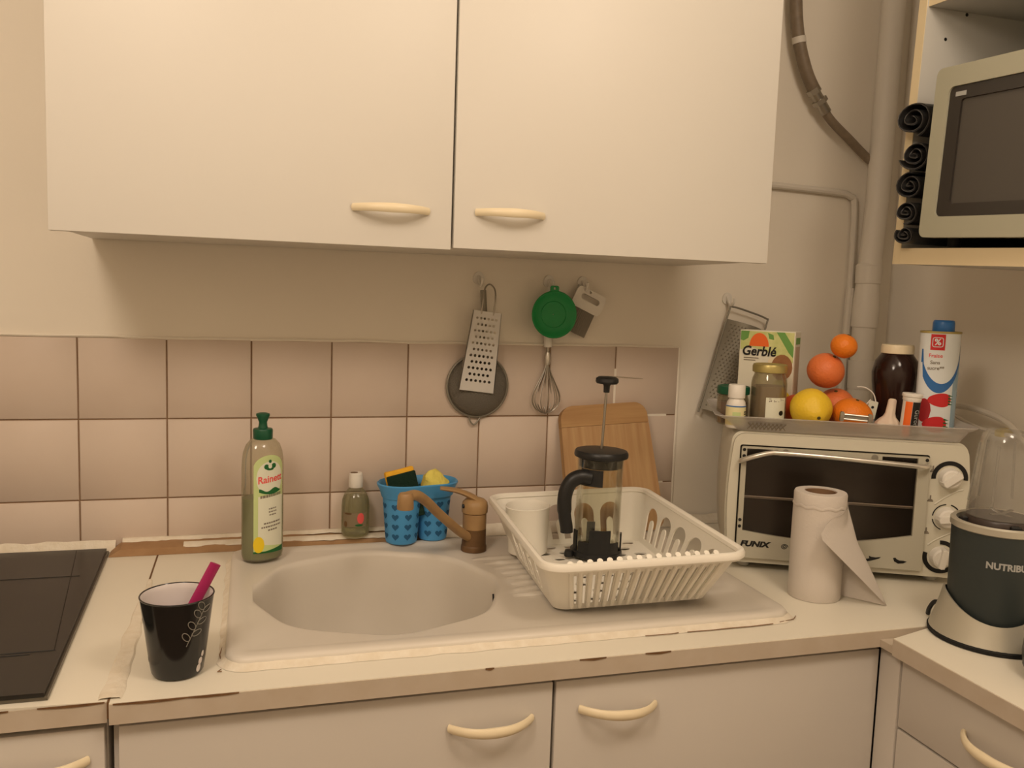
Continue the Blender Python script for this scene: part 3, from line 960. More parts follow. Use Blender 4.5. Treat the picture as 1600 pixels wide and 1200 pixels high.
lathe(bm, [(0.0160, 0.216), (0.0168, 0.218), (0.0172, 0.232), (0.0160, 0.2345), (0.0085, 0.2355), (0.0075, 0.240), (0.0070, 0.246), (0.0100, 0.2535), (0.0120, 0.258), (0.0115, 0.261), (0.0075, 0.2625), (0.001, 0.263)], n=28)
obj('cap', bm, M['green_dark'], so)
def soap_map(x, z, d):
    ph = x / 0.0355
    # arc length on the ellipse, label centred on the front
    k = 1.012 + d * 18
    return (A_ * k * math.sin(ph), -B_ * k * math.cos(ph), z)
lab = colgrid(bmesh.new(), -0.0255, 0.030, lambda x: 0.016 + 0.10 * 0 * x, lambda x: 0.165 + 0.026 * math.sqrt(max(0, 1 - ((x - 0.002) / 0.029) ** 2)), soap_map, 20, 4)
obj('label', lab, M['label_green'], so)
obj('label_field', colgrid(bmesh.new(), -0.0175, 0.029, lambda x: 0.030 - 0.004 * (x / 0.03), lambda x: 0.118, soap_map, 14, 2, 0.0006), M['label'], so)
obj('label_oval', disc_print(soap_map, 0.003, 0.150, 0.024, 0.030, 0.0006, 20), M['label'], so)
obj('label_brand', text_bm('Rainett', 0.0175, lambda x, y, d: soap_map(0.0035 + x, 0.1485 + y + 0.12 * x, 0.001 + d), xs=0.86, bold=0.0004), M['pink_red'], so)
bm = colgrid(bmesh.new(), -0.016, 0.024, lambda x: 0.1285 + 0.05 * x - 0.0055 * math.sin(PI * (x + 0.016) / 0.04) - 0.002, lambda x: 0.1295 + 0.05 * x + 0.003 * math.cos(3 * PI * (x + 0.016) / 0.04), soap_map, 14, 1, 0.0010)
obj('label_leaf', bm, M['green_print'], so)
for cx, rx, rz, dz in ((-0.004, 0.0042, 0.0045, 0.0), (0.0085, 0.0042, 0.0045, 0.0015), (0.002, 0.0026, 0.003, 0.0095), (0.002, 0.0065, 0.0026, -0.004)):
    obj('label_emblem', disc_print(soap_map, cx, 0.1705 + dz, rx, rz, 0.0010, 10), M['green_print'], so)
obj('label_emblem', disc_print(soap_map, 0.002, 0.1715, 0.0032, 0.0042, 0.0013, 10), M['label'], so)
obj('label_lemon', disc_print(soap_map, -0.0165, 0.032, 0.0095, 0.0145, 0.0010, 14), M['yellow_print'], so)
obj('label_band', colgrid(bmesh.new(), -0.0255, 0.030, lambda x: 0.0162, lambda x: 0.0195 + 0.006 * max(0, x + 0.005) / 0.03, soap_map, 14, 1, 0.0009), M['green_print'], so)
bm = bmesh.new()
for (zc, x0, x1, h) in ((0.1185, -0.014, 0.0235, 0.0048), (0.095, 0.0, 0.014, 0.0022), (0.0895, 0.0, 0.014, 0.0022), (0.084, 0.001, 0.013, 0.0022), (0.0700, -0.008, 0.022, 0.0028), (0.0635, -0.012, 0.023, 0.0028), (0.057, -0.001, 0.016, 0.0028)):
    x = x0
    while x < x1:
        w = random.uniform(0.002, 0.0042)
        colgrid(bm, x, min(x + w, x1), lambda q: zc + 0.12 * q - h / 2, lambda q: zc + 0.12 * q + h / 2, soap_map, 2, 1, 0.0011)
        x += w + 0.0009
o = obj('label_fine_print', bm, M['ink_soft'], so)
o['kind'] = 'stuff'

# ================================================================== small bottle with white cap
ob = thing('vinegar_bottle', 'small clear bottle with white cap and red label on the batten', 'bottle', (0.4965, -0.0365, 0.939))
obj('bottle_body', L([(0.022, 0.0), (0.026, 0.002), (0.0275, 0.008), (0.0275, 0.058), (0.0262, 0.070), (0.022, 0.082), (0.0165, 0.090), (0.0125, 0.094), (0.0120, 0.097)], n=36), M['oil_bottle'], ob)
obj('liquid', L([(0.021, 0.0015), (0.0258, 0.008), (0.0258, 0.070), (0.023, 0.0775)], n=30), M['oil_liquid'], ob)
bm = bmesh.new()
lathe(bm, [(0.0132, 0.0955), (0.0138, 0.0965), (0.0136, 0.114), (0.0132, 0.1165), (0.0128, 0.1225), (0.0105, 0.1245), (0.001, 0.1245)], n=28)
obj('cap', bm, M['white'], ob)
obj('cap_slot', L([(0.0062, 0.1246), (0.006, 0.1252), (0.001, 0.1252)], c=(-0.004, -0.003, 0), n=12, sx=1.2), M['tan_dark'], ob)
def ob_map(x, z, d):
    r = 0.0277 + d
    return (r * math.sin(x / 0.0277), -r * math.cos(x / 0.0277), z)
obj('label', colgrid(bmesh.new(), -0.030, 0.020, lambda x: 0.022, lambda x: 0.050, ob_map, 14, 1), mat('faded_label', (0.52, 0.46, 0.36), 0.6), ob)
obj('label_fruit', disc_print(ob_map, 0.007, 0.039, 0.007, 0.0105, 0.0006), M['pink_red'], ob)
obj('label_leaf', disc_print(ob_map, 0.004, 0.0255, 0.008, 0.0022, 0.0006), M['green_print'], ob)
obj('label_mark', disc_print(ob_map, -0.023, 0.027, 0.004, 0.006, 0.0006), M['tan_dark'], ob)
obj('label_mark', disc_print(ob_map, -0.018, 0.048, 0.008, 0.0018, 0.0006), M['tan_dark'], ob)

# ================================================================== blue sponge basket
sb = thing('sponge_basket', 'blue plastic double sponge basket with heart cut-outs behind the bowl', 'basket', (0.580, -0.083, 0.9345), (0, 0, math.radians(9)))
LOB = ((0.0, 0.0, 0.0325), (0.066, 0.004, 0.0300))
def lobe_pt(i, th, k, off=0.0):
    cx, cy, r = LOB[i]
    return (cx + (r * k + off) * math.cos(th), cy + (r * k + off) * math.sin(th))
H = 0.108
def kz(z):
    return 0.93 + 0.27 * z / H
for i in range(2):
    bm = bmesh.new()
    prof = [(0.0, 0.002), (0.001, 0.0), (0.02, 0.0), (0.05, 0.0), (0.08, 0.0), (H, 0.0)]
    rings = [[(*lobe_pt(i, t, kz(z), -o), z) for t in [2 * PI * q / 36 for q in range(36)]] for z, o in [(0.0, 0.003), (0.002, 0.0005), (0.006, 0), (0.03, 0), (0.06, 0), (0.09, 0), (H - 0.004, 0), (H - 0.004, 0.0022), (0.06, 0.0022), (0.004, 0.0022)]]
    loft(bm, rings)
    obj('cup', bm, M['blue'], sb)
# common rim: stadium around both lobes
def stad(off, z, n=14):
    r = 0.0405 + off
    p = []
    for i in range(n + 1):
        a = -PI / 2 + PI * i / n
        p.append((0.066 + r * 0.96 * math.cos(a), 0.003 + r * math.sin(a), z))
    for i in range(n + 1):
        a = PI / 2 + PI * i / n
        p.append((0.0 + r * math.cos(a), 0.0 + r * math.sin(a), z))
    return p
loft_b = loft(bmesh.new(), [stad(-0.001, 0.090), stad(0.0025, 0.102), stad(0.0075, 0.112), stad(0.0085, 0.116), stad(0.0065, 0.118), stad(0.004, 0.115), stad(0.0005, 0.104), stad(-0.0035, 0.090)], cap0=False, cap1=False)
obj('rim', loft_b, M['blue'], sb)
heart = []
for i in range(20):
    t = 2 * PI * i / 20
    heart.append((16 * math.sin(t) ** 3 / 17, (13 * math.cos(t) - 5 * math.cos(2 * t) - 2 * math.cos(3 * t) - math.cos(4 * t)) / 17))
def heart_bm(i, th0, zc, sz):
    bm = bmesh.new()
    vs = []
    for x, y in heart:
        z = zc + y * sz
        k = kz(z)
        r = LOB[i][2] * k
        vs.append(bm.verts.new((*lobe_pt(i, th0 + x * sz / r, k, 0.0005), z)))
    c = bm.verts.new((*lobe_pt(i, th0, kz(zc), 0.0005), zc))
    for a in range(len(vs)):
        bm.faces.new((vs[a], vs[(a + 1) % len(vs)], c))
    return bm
for r in range(4):  # flat hearts on the wall, the dark of the openings painted on
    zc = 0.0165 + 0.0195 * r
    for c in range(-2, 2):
        obj('heart_hole_shade', heart_bm(0, -PI / 2 + 0.05 + c * 0.74, zc, 0.0076), M['blue_dark'], sb)
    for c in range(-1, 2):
        obj('heart_hole_shade', heart_bm(1, -PI / 2 + 0.05 + c * 0.74, zc, 0.0076), M['blue_dark'], sb)
# sponge with scouring face, resting in the left cup
sp = thing('scouring_sponge', 'yellow sponge with dark green scouring face in the left of the blue basket', 'sponge', (0.5820, -0.0905, 1.040), (math.radians(-10), math.radians(-12), math.radians(4)))
def wob(bm, a, s):
    for v in bm.verts:
        v.co += Vector((nz(v.co.x * s, v.co.y * s, v.co.z * s + 1), nz(v.co.x * s, v.co.y * s, v.co.z * s + 5), nz(v.co.x * s, v.co.y * s, v.co.z * s + 9))) * a
    return bm
bm = B(-0.0285, 0.0285, 0.003, 0.023, -0.058, 0.0385, 0.004, 2)
bmesh.ops.subdivide_edges(bm, edges=list(bm.edges), cuts=2, use_grid_fill=True)
obj('foam', wob(bm, 0.0012, 60), M['sponge_y'], sp)
bm = B(-0.0285, 0.0285, -0.004, 0.0032, -0.058, 0.030, 0.0015, 1)
obj('scouring_face', wob(bm, 0.0008, 60), M['sponge_g'], sp)
cs = thing('yellow_sponge', 'crumpled pale yellow sponge in the right of the blue basket', 'sponge', (0.6460, -0.073, 1.040), (0, math.radians(8), 0))
bm = bmesh.new()
rings = []
for z, r in ((-0.050, 0.015), (-0.03, 0.024), (0.0, 0.0275), (0.010, 0.027), (0.018, 0.022), (0.027, 0.013), (0.031, 0.006)):
    rings.append([((r + 0.003 * math.sin(3 * t + z * 90)) * math.cos(t) - (0.006 if z > 0.015 else 0), (r * 0.8) * math.sin(t), z + 0.002 * math.sin(2 * t)) for t in [2 * PI * i / 20 for i in range(20)]])
loft(bm, rings)
obj('foam', wob(bm, 0.003, 70), M['cloth_y'], cs)

# ================================================================== faucet
fa = thing('faucet', 'limescaled tan mixer tap with slim spout and flat lever', 'tap', (0.7085, -0.150, 0.9305))
obj('base_ring', L([(0.0245, 0.0), (0.0245, 0.008), (0.0235, 0.011), (0.0225, 0.012)], n=28), M['tan_dark'], fa)
obj('lower_body', L([(0.0232, 0.011), (0.0228, 0.022), (0.0228, 0.040), (0.0225, 0.044)], n=28), M['tan_dark'], fa)
obj('body', L([(0.0226, 0.043), (0.0226, 0.071), (0.0215, 0.0725)], n=28), M['tan'], fa)
bm = bmesh.new()
lathe(bm, [(0.0212, 0.0725), (0.0248, 0.0745), (0.0252, 0.086), (0.0235, 0.094), (0.0185, 0.099), (0.010, 0.102), (0.001, 0.1025)], n=28)
lev = fa
cap = obj('lever_cap', bm, M['tan'], lev)
obj('lever', T(smooth_path([(0.013, 0.000, 0.090), (-0.006, 0.001, 0.1035), (-0.034, 0.005, 0.1150), (-0.066, 0.010, 0.1200)], 6), [0.0205 - 0.0007 * i for i in range(10)] + [0.0135 - 0.0005 * i for i in range(9)], 12, flat=(1.0, 0.36, (0, 0, 1))), M['tan'], cap)
obj('index_button', L([(0.004, 0), (0.004, 0.002), (0.003, 0.003)], c=(0, 0, 0), n=10), M['black'], cap).matrix_local = Matrix.Translation((-0.0235, -0.008, 0.088)) @ Matrix.Rotation(math.radians(-90), 4, 'Y')
sp_pts = [(-0.012, -0.010, 0.028), (-0.035, -0.028, 0.045), (-0.085, -0.068, 0.092), (-0.112, -0.092, 0.120), (-0.134, -0.112, 0.137), (-0.152, -0.127, 0.139), (-0.163, -0.136, 0.137)]
obj('spout', T(smooth_path(sp_pts, 6), [0.0104 + 0.00003 * i for i in range(37)], 14, flat=(0.85, 0.82, (0, 0, 1))), M['tan'], fa)
bm = bmesh.new()
lathe(bm, [(0.0140, 0.0), (0.0145, 0.002), (0.0140, 0.014), (0.0132, 0.023), (0.0105, 0.0275), (0.001, 0.028)], c=(-0.157, -0.131, 0.1185), n=20)
obj('spout_head', bm, M['tan'], fa)

# ================================================================== black cup with magenta handle in it
bc = thing('black_cup', 'black tapered cup with pale leaf pattern on the worktop front', 'cup', (0.2085, -0.570, 0.9215))
CUPP = [(0.0250, 0.0), (0.0300, 0.001), (0.0318, 0.004), (0.0345, 0.020), (0.0395, 0.060), (0.0440, 0.095), (0.0452, 0.1025)]
obj('wall', L(CUPP, n=48, cap1=False), M['cup_black'], bc)
obj('lining', L([(0.0452, 0.1025), (0.0444, 0.1032), (0.0434, 0.1022), (0.042, 0.095), (0.0372, 0.060), (0.0325, 0.022), (0.026, 0.006), (0.001, 0.0052)], n=48, cap0=False), M['cup_inside'], bc)
obj('rim', T([(0.0446 * math.cos(2 * PI * i / 48), 0.0446 * math.sin(2 * PI * i / 48), 0.1026) for i in range(49)], 0.0011, 6, cap=False), M['cup_black'], bc)
def cup_r(z):
    for (r0, z0), (r1, z1) in zip(CUPP[:-1], CUPP[1:]):
        if z0 <= z <= z1:
            return r0 + (r1 - r0) * (z - z0) / (z1 - z0)
    return CUPP[-1][0]
def cup_map(x, z, d=0.0005):
    r = cup_r(z) + d
    a = x / 0.040
    return (r * math.sin(a), -r * math.cos(a), z)
def leaf_line(pts):
    return T([cup_map(x, z) for x, z in pts], 0.00055, 5)
stemp = [(0.014 + 0.022 * t, 0.046 + 0.047 * t) for t in [i / 8 for i in range(9)]]
obj('leaf_print', leaf_line(stemp), M['cup_line'], bc)
for t, sgn in ((0.15, 1), (0.30, -1), (0.45, 1), (0.6, -1), (0.75, 1), (0.95, 1), (0.9, -1)):
    cx, cz = 0.014 + 0.022 * t, 0.046 + 0.047 * t
    ax = Vector((-0.55, 0.8)) if sgn > 0 else Vector((0.95, 0.25))
    ax.normalize()
    pr_ = Vector((-ax.y, ax.x))
    pts = []
    for i in range(15):
        a = 2 * PI * i / 14
        q = Vector((cx, cz)) + ax * (0.0068 * (1 - math.cos(a))) + pr_ * (0.0036 * math.sin(a))
        pts.append((q.x, q.y))
    obj('leaf_print', leaf_line(pts), M['cup_line'], bc)
for cx, cz, rx, rz in ((0.0385, 0.020, 0.004, 0.005), (0.0365, 0.011, 0.0045, 0.0055), (0.042, 0.029, 0.003, 0.004), (-0.0565, 0.073, 0.004, 0.004), (-0.055, 0.022, 0.004, 0.004)):
    obj('flower_print', disc_print(lambda x, z, d: cup_map(x, z, 0.0005), cx, cz, rx, rz), M['cup_inside'], bc)
mh = thing('magenta_spoon', 'flat magenta plastic spoon handle standing in the black cup', 'spoon', (0.0, 0.0, 0.0))
obj('handle', T(smooth_path([(0.1960, -0.5640, 0.9350), (0.2180, -0.5600, 0.9850), (0.2400, -0.5555, 1.0280), (0.2545, -0.5535, 1.0560)], 5), 0.0075, 12, flat=(1.0, 0.42, (0.3, -0.9, 0))), M['magenta'], mh)

# ================================================================== dish rack
dk = thing('dish_rack', 'white plastic dish rack with arched slots on the draining board', 'dish rack', (0.884, -0.366, 0.9385), (0, math.radians(-2.0), math.radians(-4.5)))
HR = 0.0945
TX0, TX1, TY0, TY1, TR = -0.156, 0.156, -0.2215, 0.2215, 0.030
BX0, BX1, BY0, BY1, BR = -0.122, 0.134, -0.140, 0.192, 0.022
def side_pt(side, u, t):
    """u in 0..1 along the straight run of a side, t 0 bottom..1 rim"""
    if side == 'front':
        a = (BX0 + BR + (BX1 - BX0 - 2 * BR) * u, BY0); b = (TX0 + TR + (TX1 - TX0 - 2 * TR) * u, TY0)
    elif side == 'right':
        a = (BX1, BY0 + BR + (BY1 - BY0 - 2 * BR) * u); b = (TX1, TY0 + TR + (TY1 - TY0 - 2 * TR) * u)
    elif side == 'back':
        a = (BX1 - BR - (BX1 - BX0 - 2 * BR) * u, BY1); b = (TX1 - TR - (TX1 - TX0 - 2 * TR) * u, TY1)
    else:
        a = (BX0, BY1 - BR - (BY1 - BY0 - 2 * BR) * u); b = (TX0, TY1 - TR - (TY1 - TY0 - 2 * TR) * u)
    return Vector((a[0] + (b[0] - a[0]) * t, a[1] + (b[1] - a[1]) * t, HR * t))
NRM = {'front': Vector((0, 1, 0)), 'right': Vector((-1, 0, 0)), 'back': Vector((0, -1, 0)), 'left': Vector((1, 0, 0))}
def smap(side):
    return lambda u, t, d: side_pt(side, u, t) + NRM[side] * d
def arch(uc, w, t0, t1, tongue, tw=0.34):
    """inverted U slot: outer arch with a rounded tongue standing in it; w is a half width in u"""
    aw = w
    out = [(uc - aw, t0)]
    tt = t1 - 0.22
    for i in range(13):
        a = PI - PI * i / 12
        out.append((uc + aw * math.cos(a), tt + (t1 - tt) * math.sin(a)))
    out.append((uc + aw, t0))
    if tongue > t0:
        iw = aw * tw
        out.append((uc + iw, t0))
        for i in range(9):
            a = PI * i / 8
            out.append((uc + iw * math.cos(a), tongue - 0.10 + 0.10 * math.sin(a)))
        out.append((uc - iw, t0))
    return out
TH = 0.0026
base = [[(0, 0), (1, 0), (1, 1), (0, 1)]]
bm = bmesh.new()
slots = [list(reversed([(0.035 + 0.0605 * i + dx, t) for dx, t in ((0, 0.12), (0.022, 0.12), (0.022, 0.80), (0, 0.80))])) for i in range(16)]
plate(bm, base + slots, smap('front'), TH)
obj('front_wall', bm, M['rack'], dk)
bm = bmesh.new()
plate(bm, base + [arch(0.13 + 0.185 * i, 0.073, 0.14, 0.80, 0.56) for i in range(5)], smap('right'), TH)
obj('side_wall', bm, M['rack'], dk)
bm = bmesh.new()
plate(bm, base + [arch(0.16 + 0.225 * i, 0.085, 0.12, 0.80, 0.50) for i in range(4)], smap('back'), TH)
obj('back_wall', bm, M['rack'], dk)
bm = bmesh.new()
plate(bm, base + [arch(0.34 + 0.15 * i, 0.045, 0.16, 0.74, 0.5, 0.4) for i in range(4)] , smap('left'), TH)
obj('side_wall', bm, M['rack'], dk)
bm = bmesh.new()
for (sx, sy, a0) in ((1, 1, 0), (-1, 1, 90), (-1, -1, 180), (1, -1, 270)):
    bm = bmesh.new()
    tx, ty = (TX1 - TR if sx > 0 else TX0 + TR), (TY1 - TR if sy > 0 else TY0 + TR)
    bx, by = (BX1 - BR if sx > 0 else BX0 + BR), (BY1 - BR if sy > 0 else BY0 + BR)
    rows = []
    for i in range(9):
        a = math.radians(a0 + 90 * i / 8)
        c, s = math.cos(a), math.sin(a)
        p, q = Vector((bx + BR * c, by + BR * s, 0)), Vector((tx + TR * c, ty + TR * s, HR))
        p2, q2 = Vector((bx + (BR - TH) * c, by + (BR - TH) * s, 0)), Vector((tx + (TR - TH) * c, ty + (TR - TH) * s, HR))
        rows.append([p, q, q2, p2])
    loft(bm, rows)
    obj('corner', bm, M['rack'], dk)
# rolled rim
rim = rrect(TX0, TX1, TY0, TY1, TR, 8)
bm = bmesh.new()
def rimring(off, z):
    return [(x, y, z) for x, y in rrect(TX0 - off, TX1 + off, TY0 - off, TY1 + off, TR + off, 8)]
loft(bm, [rimring(-0.002, HR - 0.006), rimring(0.0035, HR - 0.008), rimring(0.0075, HR - 0.004), rimring(0.008, HR + 0.001), rimring(0.0055, HR + 0.0055), rimring(0.001, HR + 0.0065), rimring(-0.0035, HR + 0.004), rimring(-0.005, HR - 0.001), rimring(-0.002, HR - 0.006)], cap0=False, cap1=False)
obj('rim', bm, M['rack'], dk)
# floor with oval drain holes
oh = []
for j in range(9):
    for i in range(6):
        x = -0.088 + 0.039 * i + (0.0195 if j % 2 else 0)
        y = -0.108 + 0.0345 * j
        if x < BX1 - 0.018 and y < BY1 - 0.012:
            oh.append(list(reversed(circ(x, y, 0.0115, 12, 0.0085))))
bm = bmesh.new()
plate(bm, [rrect(BX0, BX1, BY0, BY1, BR, 6)] + oh, lambda s, t, d: (s, t, d), TH)
obj('floor_plate', bm, M['rack'], dk)
# slanted plate ribs along the front
RB = T([(0, 0, 0), (0.0, -0.022, 0.026), (0, -0.0795, HR + 0.003)], [0.0046, 0.0042, 0.0046], 8)
bmesh.ops.recalc_face_normals(RB, faces=RB.faces)
sharpen(RB, 60)
rme = bpy.data.meshes.new('rib')
RB.to_mesh(rme)
RB.free()
rme.materials.append(M['rack'])
for i in range(16):
    u = 0.048 + 0.0605 * i
    b = side_pt('front', u - 0.027, 0.0)
    tp = side_pt('front', u - 0.027, 1.0)
    share('rib', rme, dk, (b.x, b.y + 0.004, 0.004), (0, math.atan2(tp.x - b.x, HR) , 0))
# outer ribs of the front wall
for i in range(17):
    u = 0.018 + 0.0605 * i
    if u > 0.995:
        continue
    p, q = side_pt('front', u, 0.06), side_pt('front', u, 0.95)
    bm = T([p - Vector((0, 0.0015, 0)), q - Vector((0, 0.0015, 0))], 0.0036, 8)
    obj('outer_rib', bm, M['rack'], dk)
# feet
for x in (BX0 + 0.03, BX1 - 0.03):
    for y in (BY0 + 0.03, BY1 - 0.03):
        obj('foot', L([(0.009, -0.0045), (0.010, 0.0)], c=(x, y, 0.0002), n=12), M['rack'], dk)
# cutlery cup moulded into the far corner
bm = bmesh.new()
lathe(bm, [(0.034, 0.004), (0.0365, 0.006), (0.041, 0.088), (0.0425, 0.093), (0.0405, 0.094), (0.0385, 0.088), (0.034, 0.010), (0.001, 0.0095)], c=(-0.098, 0.150, 0), n=32)
obj('cutlery_cup', bm, M['rack'], dk)

# ================================================================== coffee press standing in the rack
cpz = 0.9442
fp = thing('coffee_press', 'glass coffee press with black lid and raised plunger in the dish rack', 'coffee press', (0.9135, -0.262, cpz), (0, math.radians(0.8), math.radians(-8)))
obj('glass_beaker', L(shell_prof([(0.034, 0.009), (0.040, 0.010), (0.0420, 0.014), (0.0420, 0.160), (0.0428, 0.176), (0.0440, 0.182)], 0.0018), n=40, cap0=True), M['glass'], fp)
bm = bmesh.new()
lathe(bm, [(0.0455, 0.1835), (0.0492, 0.185), (0.0500, 0.188), (0.0495, 0.193), (0.0470, 0.1965), (0.036, 0.1985), (0.012, 0.1995), (0.001, 0.1995)], n=40)
ld = obj('lid', bm, M['black'], fp)
obj('lid_skirt', L([(0.0398, 0.166), (0.0398, 0.1835), (0.0385, 0.1835), (0.0385, 0.166)], n=36, cap0=False, cap1=False), mat('smoky_skirt', (0.16, 0.16, 0.155), 0.35), fp)
obj('plunger_rod', T([(0, 0, 0.1995), (0.003, 0.001, 0.318)], 0.0024, 10), M['steel'], fp)
bm = bmesh.new()
lathe(bm, [(0.0055, 0.303), (0.0060, 0.315), (0.008, 0.319), (0.019, 0.3195), (0.0212, 0.323), (0.0205, 0.329), (0.016, 0.332), (0.001, 0.333)], c=(0.003, 0.001, 0), n=28)
obj('plunger_knob', bm, M['black'], fp)
bm = bmesh.new()
lathe(bm, [(0.045, 0.0), (0.0485, 0.002), (0.048, 0.010), (0.0450, 0.0125), (0.0430, 0.0125), (0.0430, 0.002)], n=36, cap1=False)
obj('base_frame', bm, M['black'], fp)
def band(a0, a1, z0, z1, r=0.0432, t=0.003, n=8):
    bm = bmesh.new()
    rows = []
    for i in range(n + 1):
        a = math.radians(a0 + (a1 - a0) * i / n)
        c, s = math.cos(a), math.sin(a)
        rows.append([(r * c, r * s, z0), ((r + t) * c, (r + t) * s, z0), ((r + t) * c, (r + t) * s, z1), (r * c, r * s, z1)])
    return loft(bm, rows)
obj('front_clip', band(-122, -72, 0.010, 0.056), M['black'], fp)
obj('frame_band', band(-150, -45, 0.010, 0.032), M['black'], fp)
obj('frame_post', band(-22, -8, 0.010, 0.044), M['black'], fp)
obj('frame_post', band(188, 202, 0.010, 0.050), M['black'], fp)
obj('frame_post', band(80, 100, 0.010, 0.050), M['black'], fp)
obj('foot_lug', L([(0.008, 0.0), (0.009, 0.003), (0.007, 0.012), (0.001, 0.014)], c=(-0.054, -0.012, 0.0), n=14), M['black'], fp)
hp = [(-0.026, -0.030, 0.150), (-0.045, -0.030, 0.152), (-0.062, -0.030, 0.142), (-0.071, -0.030, 0.118), (-0.070, -0.030, 0.085), (-0.065, -0.029, 0.060), (-0.064, -0.029, 0.050)]
obj('handle', T(smooth_path(hp, 5), [0.0145] * 10 + [0.0140] * 10 + [0.0125] * 11, 14, flat=(0.95, 0.9, (0, 1, 0))), M['black'], fp)
obj('handle_mount', band(208, 262, 0.136, 0.166, 0.0426, 0.004), M['black'], fp)

# ================================================================== kitchen paper
pr = thing('paper_roll', 'white kitchen paper roll standing upright with its loose sheet folded over', 'paper roll', (1.231, -0.481, 0.9205))
RP, HP = 0.0435, 0.183
bm = bmesh.new()
loft(bm, [[(r * math.cos(2 * PI * i / 48), r * math.sin(2 * PI * i / 48), z) for i in range(48)] for r, z in ((0.0265, 0.001), (RP - 0.001, 0.0), (RP, 0.002), (RP, 0.03), (RP + 0.0004, 0.10), (RP, 0.160), (RP, HP - 0.003), (RP - 0.0015, HP), (0.0265, HP + 0.0005), (0.0265, 0.001))], cap0=False, cap1=False)
obj('paper', bm, M['paper'], pr)
obj('core_tube', L([(0.0262, 0.001), (0.0262, HP - 0.001), (0.0245, HP - 0.001), (0.0245, 0.001)], n=36, cap0=False, cap1=False), M['card'], pr)
bm = bmesh.new()
rows = []
for i in range(37):
    a = math.radians(150 + 145 * i / 36)
    z = 0.162 + 0.0015 * math.sin(i * 0.8)
    rr_ = RP + 0.0008
    rows.append([(rr_ * math.cos(a), rr_ * math.sin(a), z - 0.003), ((rr_ + 0.0007) * math.cos(a), (rr_ + 0.0007) * math.sin(a), z), (rr_ * math.cos(a), rr_ * math.sin(a), z + 0.002)])
loft(bm, rows, closed=False)
obj('wrapped_edge', bm, M['paper'], pr)
Tp = Vector((0.0440, -0.0060, 0.172)); Bp = Vector((0.0430, -0.0110, 0.001)); P1 = Vector((0.0900, -0.0740, 0.001)); Fp = Vector((-0.0490, -0.0690, 0.1245))
bm = bmesh.new()
rows = []
NT, NS = 18, 20
for i in range(NT + 1):
    t = i / NT
    Q = Tp.lerp(P1, t) + Vector((0.004, 0.004, 0.006)) * math.sin(PI * t)
    k = 0.42
    if t < k:
        Ra, Rb = Tp.lerp(Bp, t / k), Tp.lerp(Fp, t / k)
    else:
        Ra, Rb = Bp.lerp(P1, (t - k) / (1 - k)), Fp.lerp(P1, (t - k) / (1 - k))
        Rb = Rb + Vector((0.003, -0.006, -0.004)) * math.sin(PI * (t - k) / (1 - k))
    row = []
    for j in range(NS + 1):
        s = j / NS
        w = 5.0
        b0, b1, b2 = (1 - s) ** 2, 2 * s * (1 - s) * w, s * s
        p = (Ra * b0 + Q * b1 + Rb * b2) / (b0 + b1 + b2)
        p += Vector((-0.4, -0.9, 0.1)) * 0.010 * math.sin(PI * s) * s * (1 - t) * 1.2
        p.z = max(p.z, 0.0008)
        hr = math.hypot(p.x, p.y)
        if hr < RP + 0.0022:
            kk = (RP + 0.0022) / max(hr, 1e-4)
            p.x *= kk
            p.y *= kk
        row.append(p)
    rows.append(row)
# keep the back leaf inside T-B-P1
loft(bm, rows, closed=False)
bmesh.ops.remove_doubles(bm, verts=bm.verts, dist=1e-5)
bmesh.ops.solidify(bm, geom=list(bm.faces), thickness=0.0006)
obj('loose_sheet', bm, M['paper'], pr, ang=70)

# ================================================================== mini oven (turned towards the room in the corner)
OX, OY, OA = 1.165, -0.315, math.radians(-25.8)
def ow(a, d, z=0.0):
    """a along the oven front, d back from it -> world"""
    return (OX + a * math.cos(OA) - d * math.sin(OA), OY + a * math.sin(OA) + d * math.cos(OA), z)
ov = thing('mini_oven', 'cream mini oven with dark glass door and three knobs in the corner', 'oven', (OX, OY, ZC), (0, 0, OA))
ZB, ZT = 0.0125, 0.2615
def barrel(x0, x1, z0, z1, bulge, r):
    pts = rrect(x0, x1, z0, z1, r, 6)
    out = []
    n = len(pts)
    for i in range(n):
        a, b = pts[i], pts[(i + 1) % n]
        out.append(a)
        if math.hypot(a[0] - b[0], a[1] - b[1]) > 0.08:
            for k in range(1, 8):
                out.append((a[0] + (b[0] - a[0]) * k / 8, a[1] + (b[1] - a[1]) * k / 8))
    zc = (z0 + z1) / 2
    res = []
    for x, z in out:
        f = 1 - ((z - zc) / ((z1 - z0) / 2)) ** 2
        res.append((x + (bulge if x > (x0 + x1) / 2 else -bulge) * max(0, f) * (abs(x - (x0 + x1) / 2) / ((x1 - x0) / 2)), z))
    return res
bm = bmesh.new()
o1 = barrel(-0.006, 0.404, ZB, ZT, 0.009, 0.018)
cxm, czm = 0.199, (ZB + ZT) / 2
def shrink(o, k):
    return [(cxm + (x - cxm) * (1 - k / 0.2), czm + (z - czm) * (1 - k / 0.125)) for x, z in o]
loft(bm, [[(x, 0.004, z) for x, z in shrink(o1, 0.004)], [(x, 0.0, z) for x, z in shrink(o1, 0.001)] and [(x, 0.008, z) for x, z in o1], [(x, 0.10, z) for x, z in o1], [(x, 0.225, z) for x, z in shrink(o1, 0.002)], [(x, 0.240, z) for x, z in shrink(o1, 0.010)]])
obj('casing', bm, M['oven'], ov, ang=40)
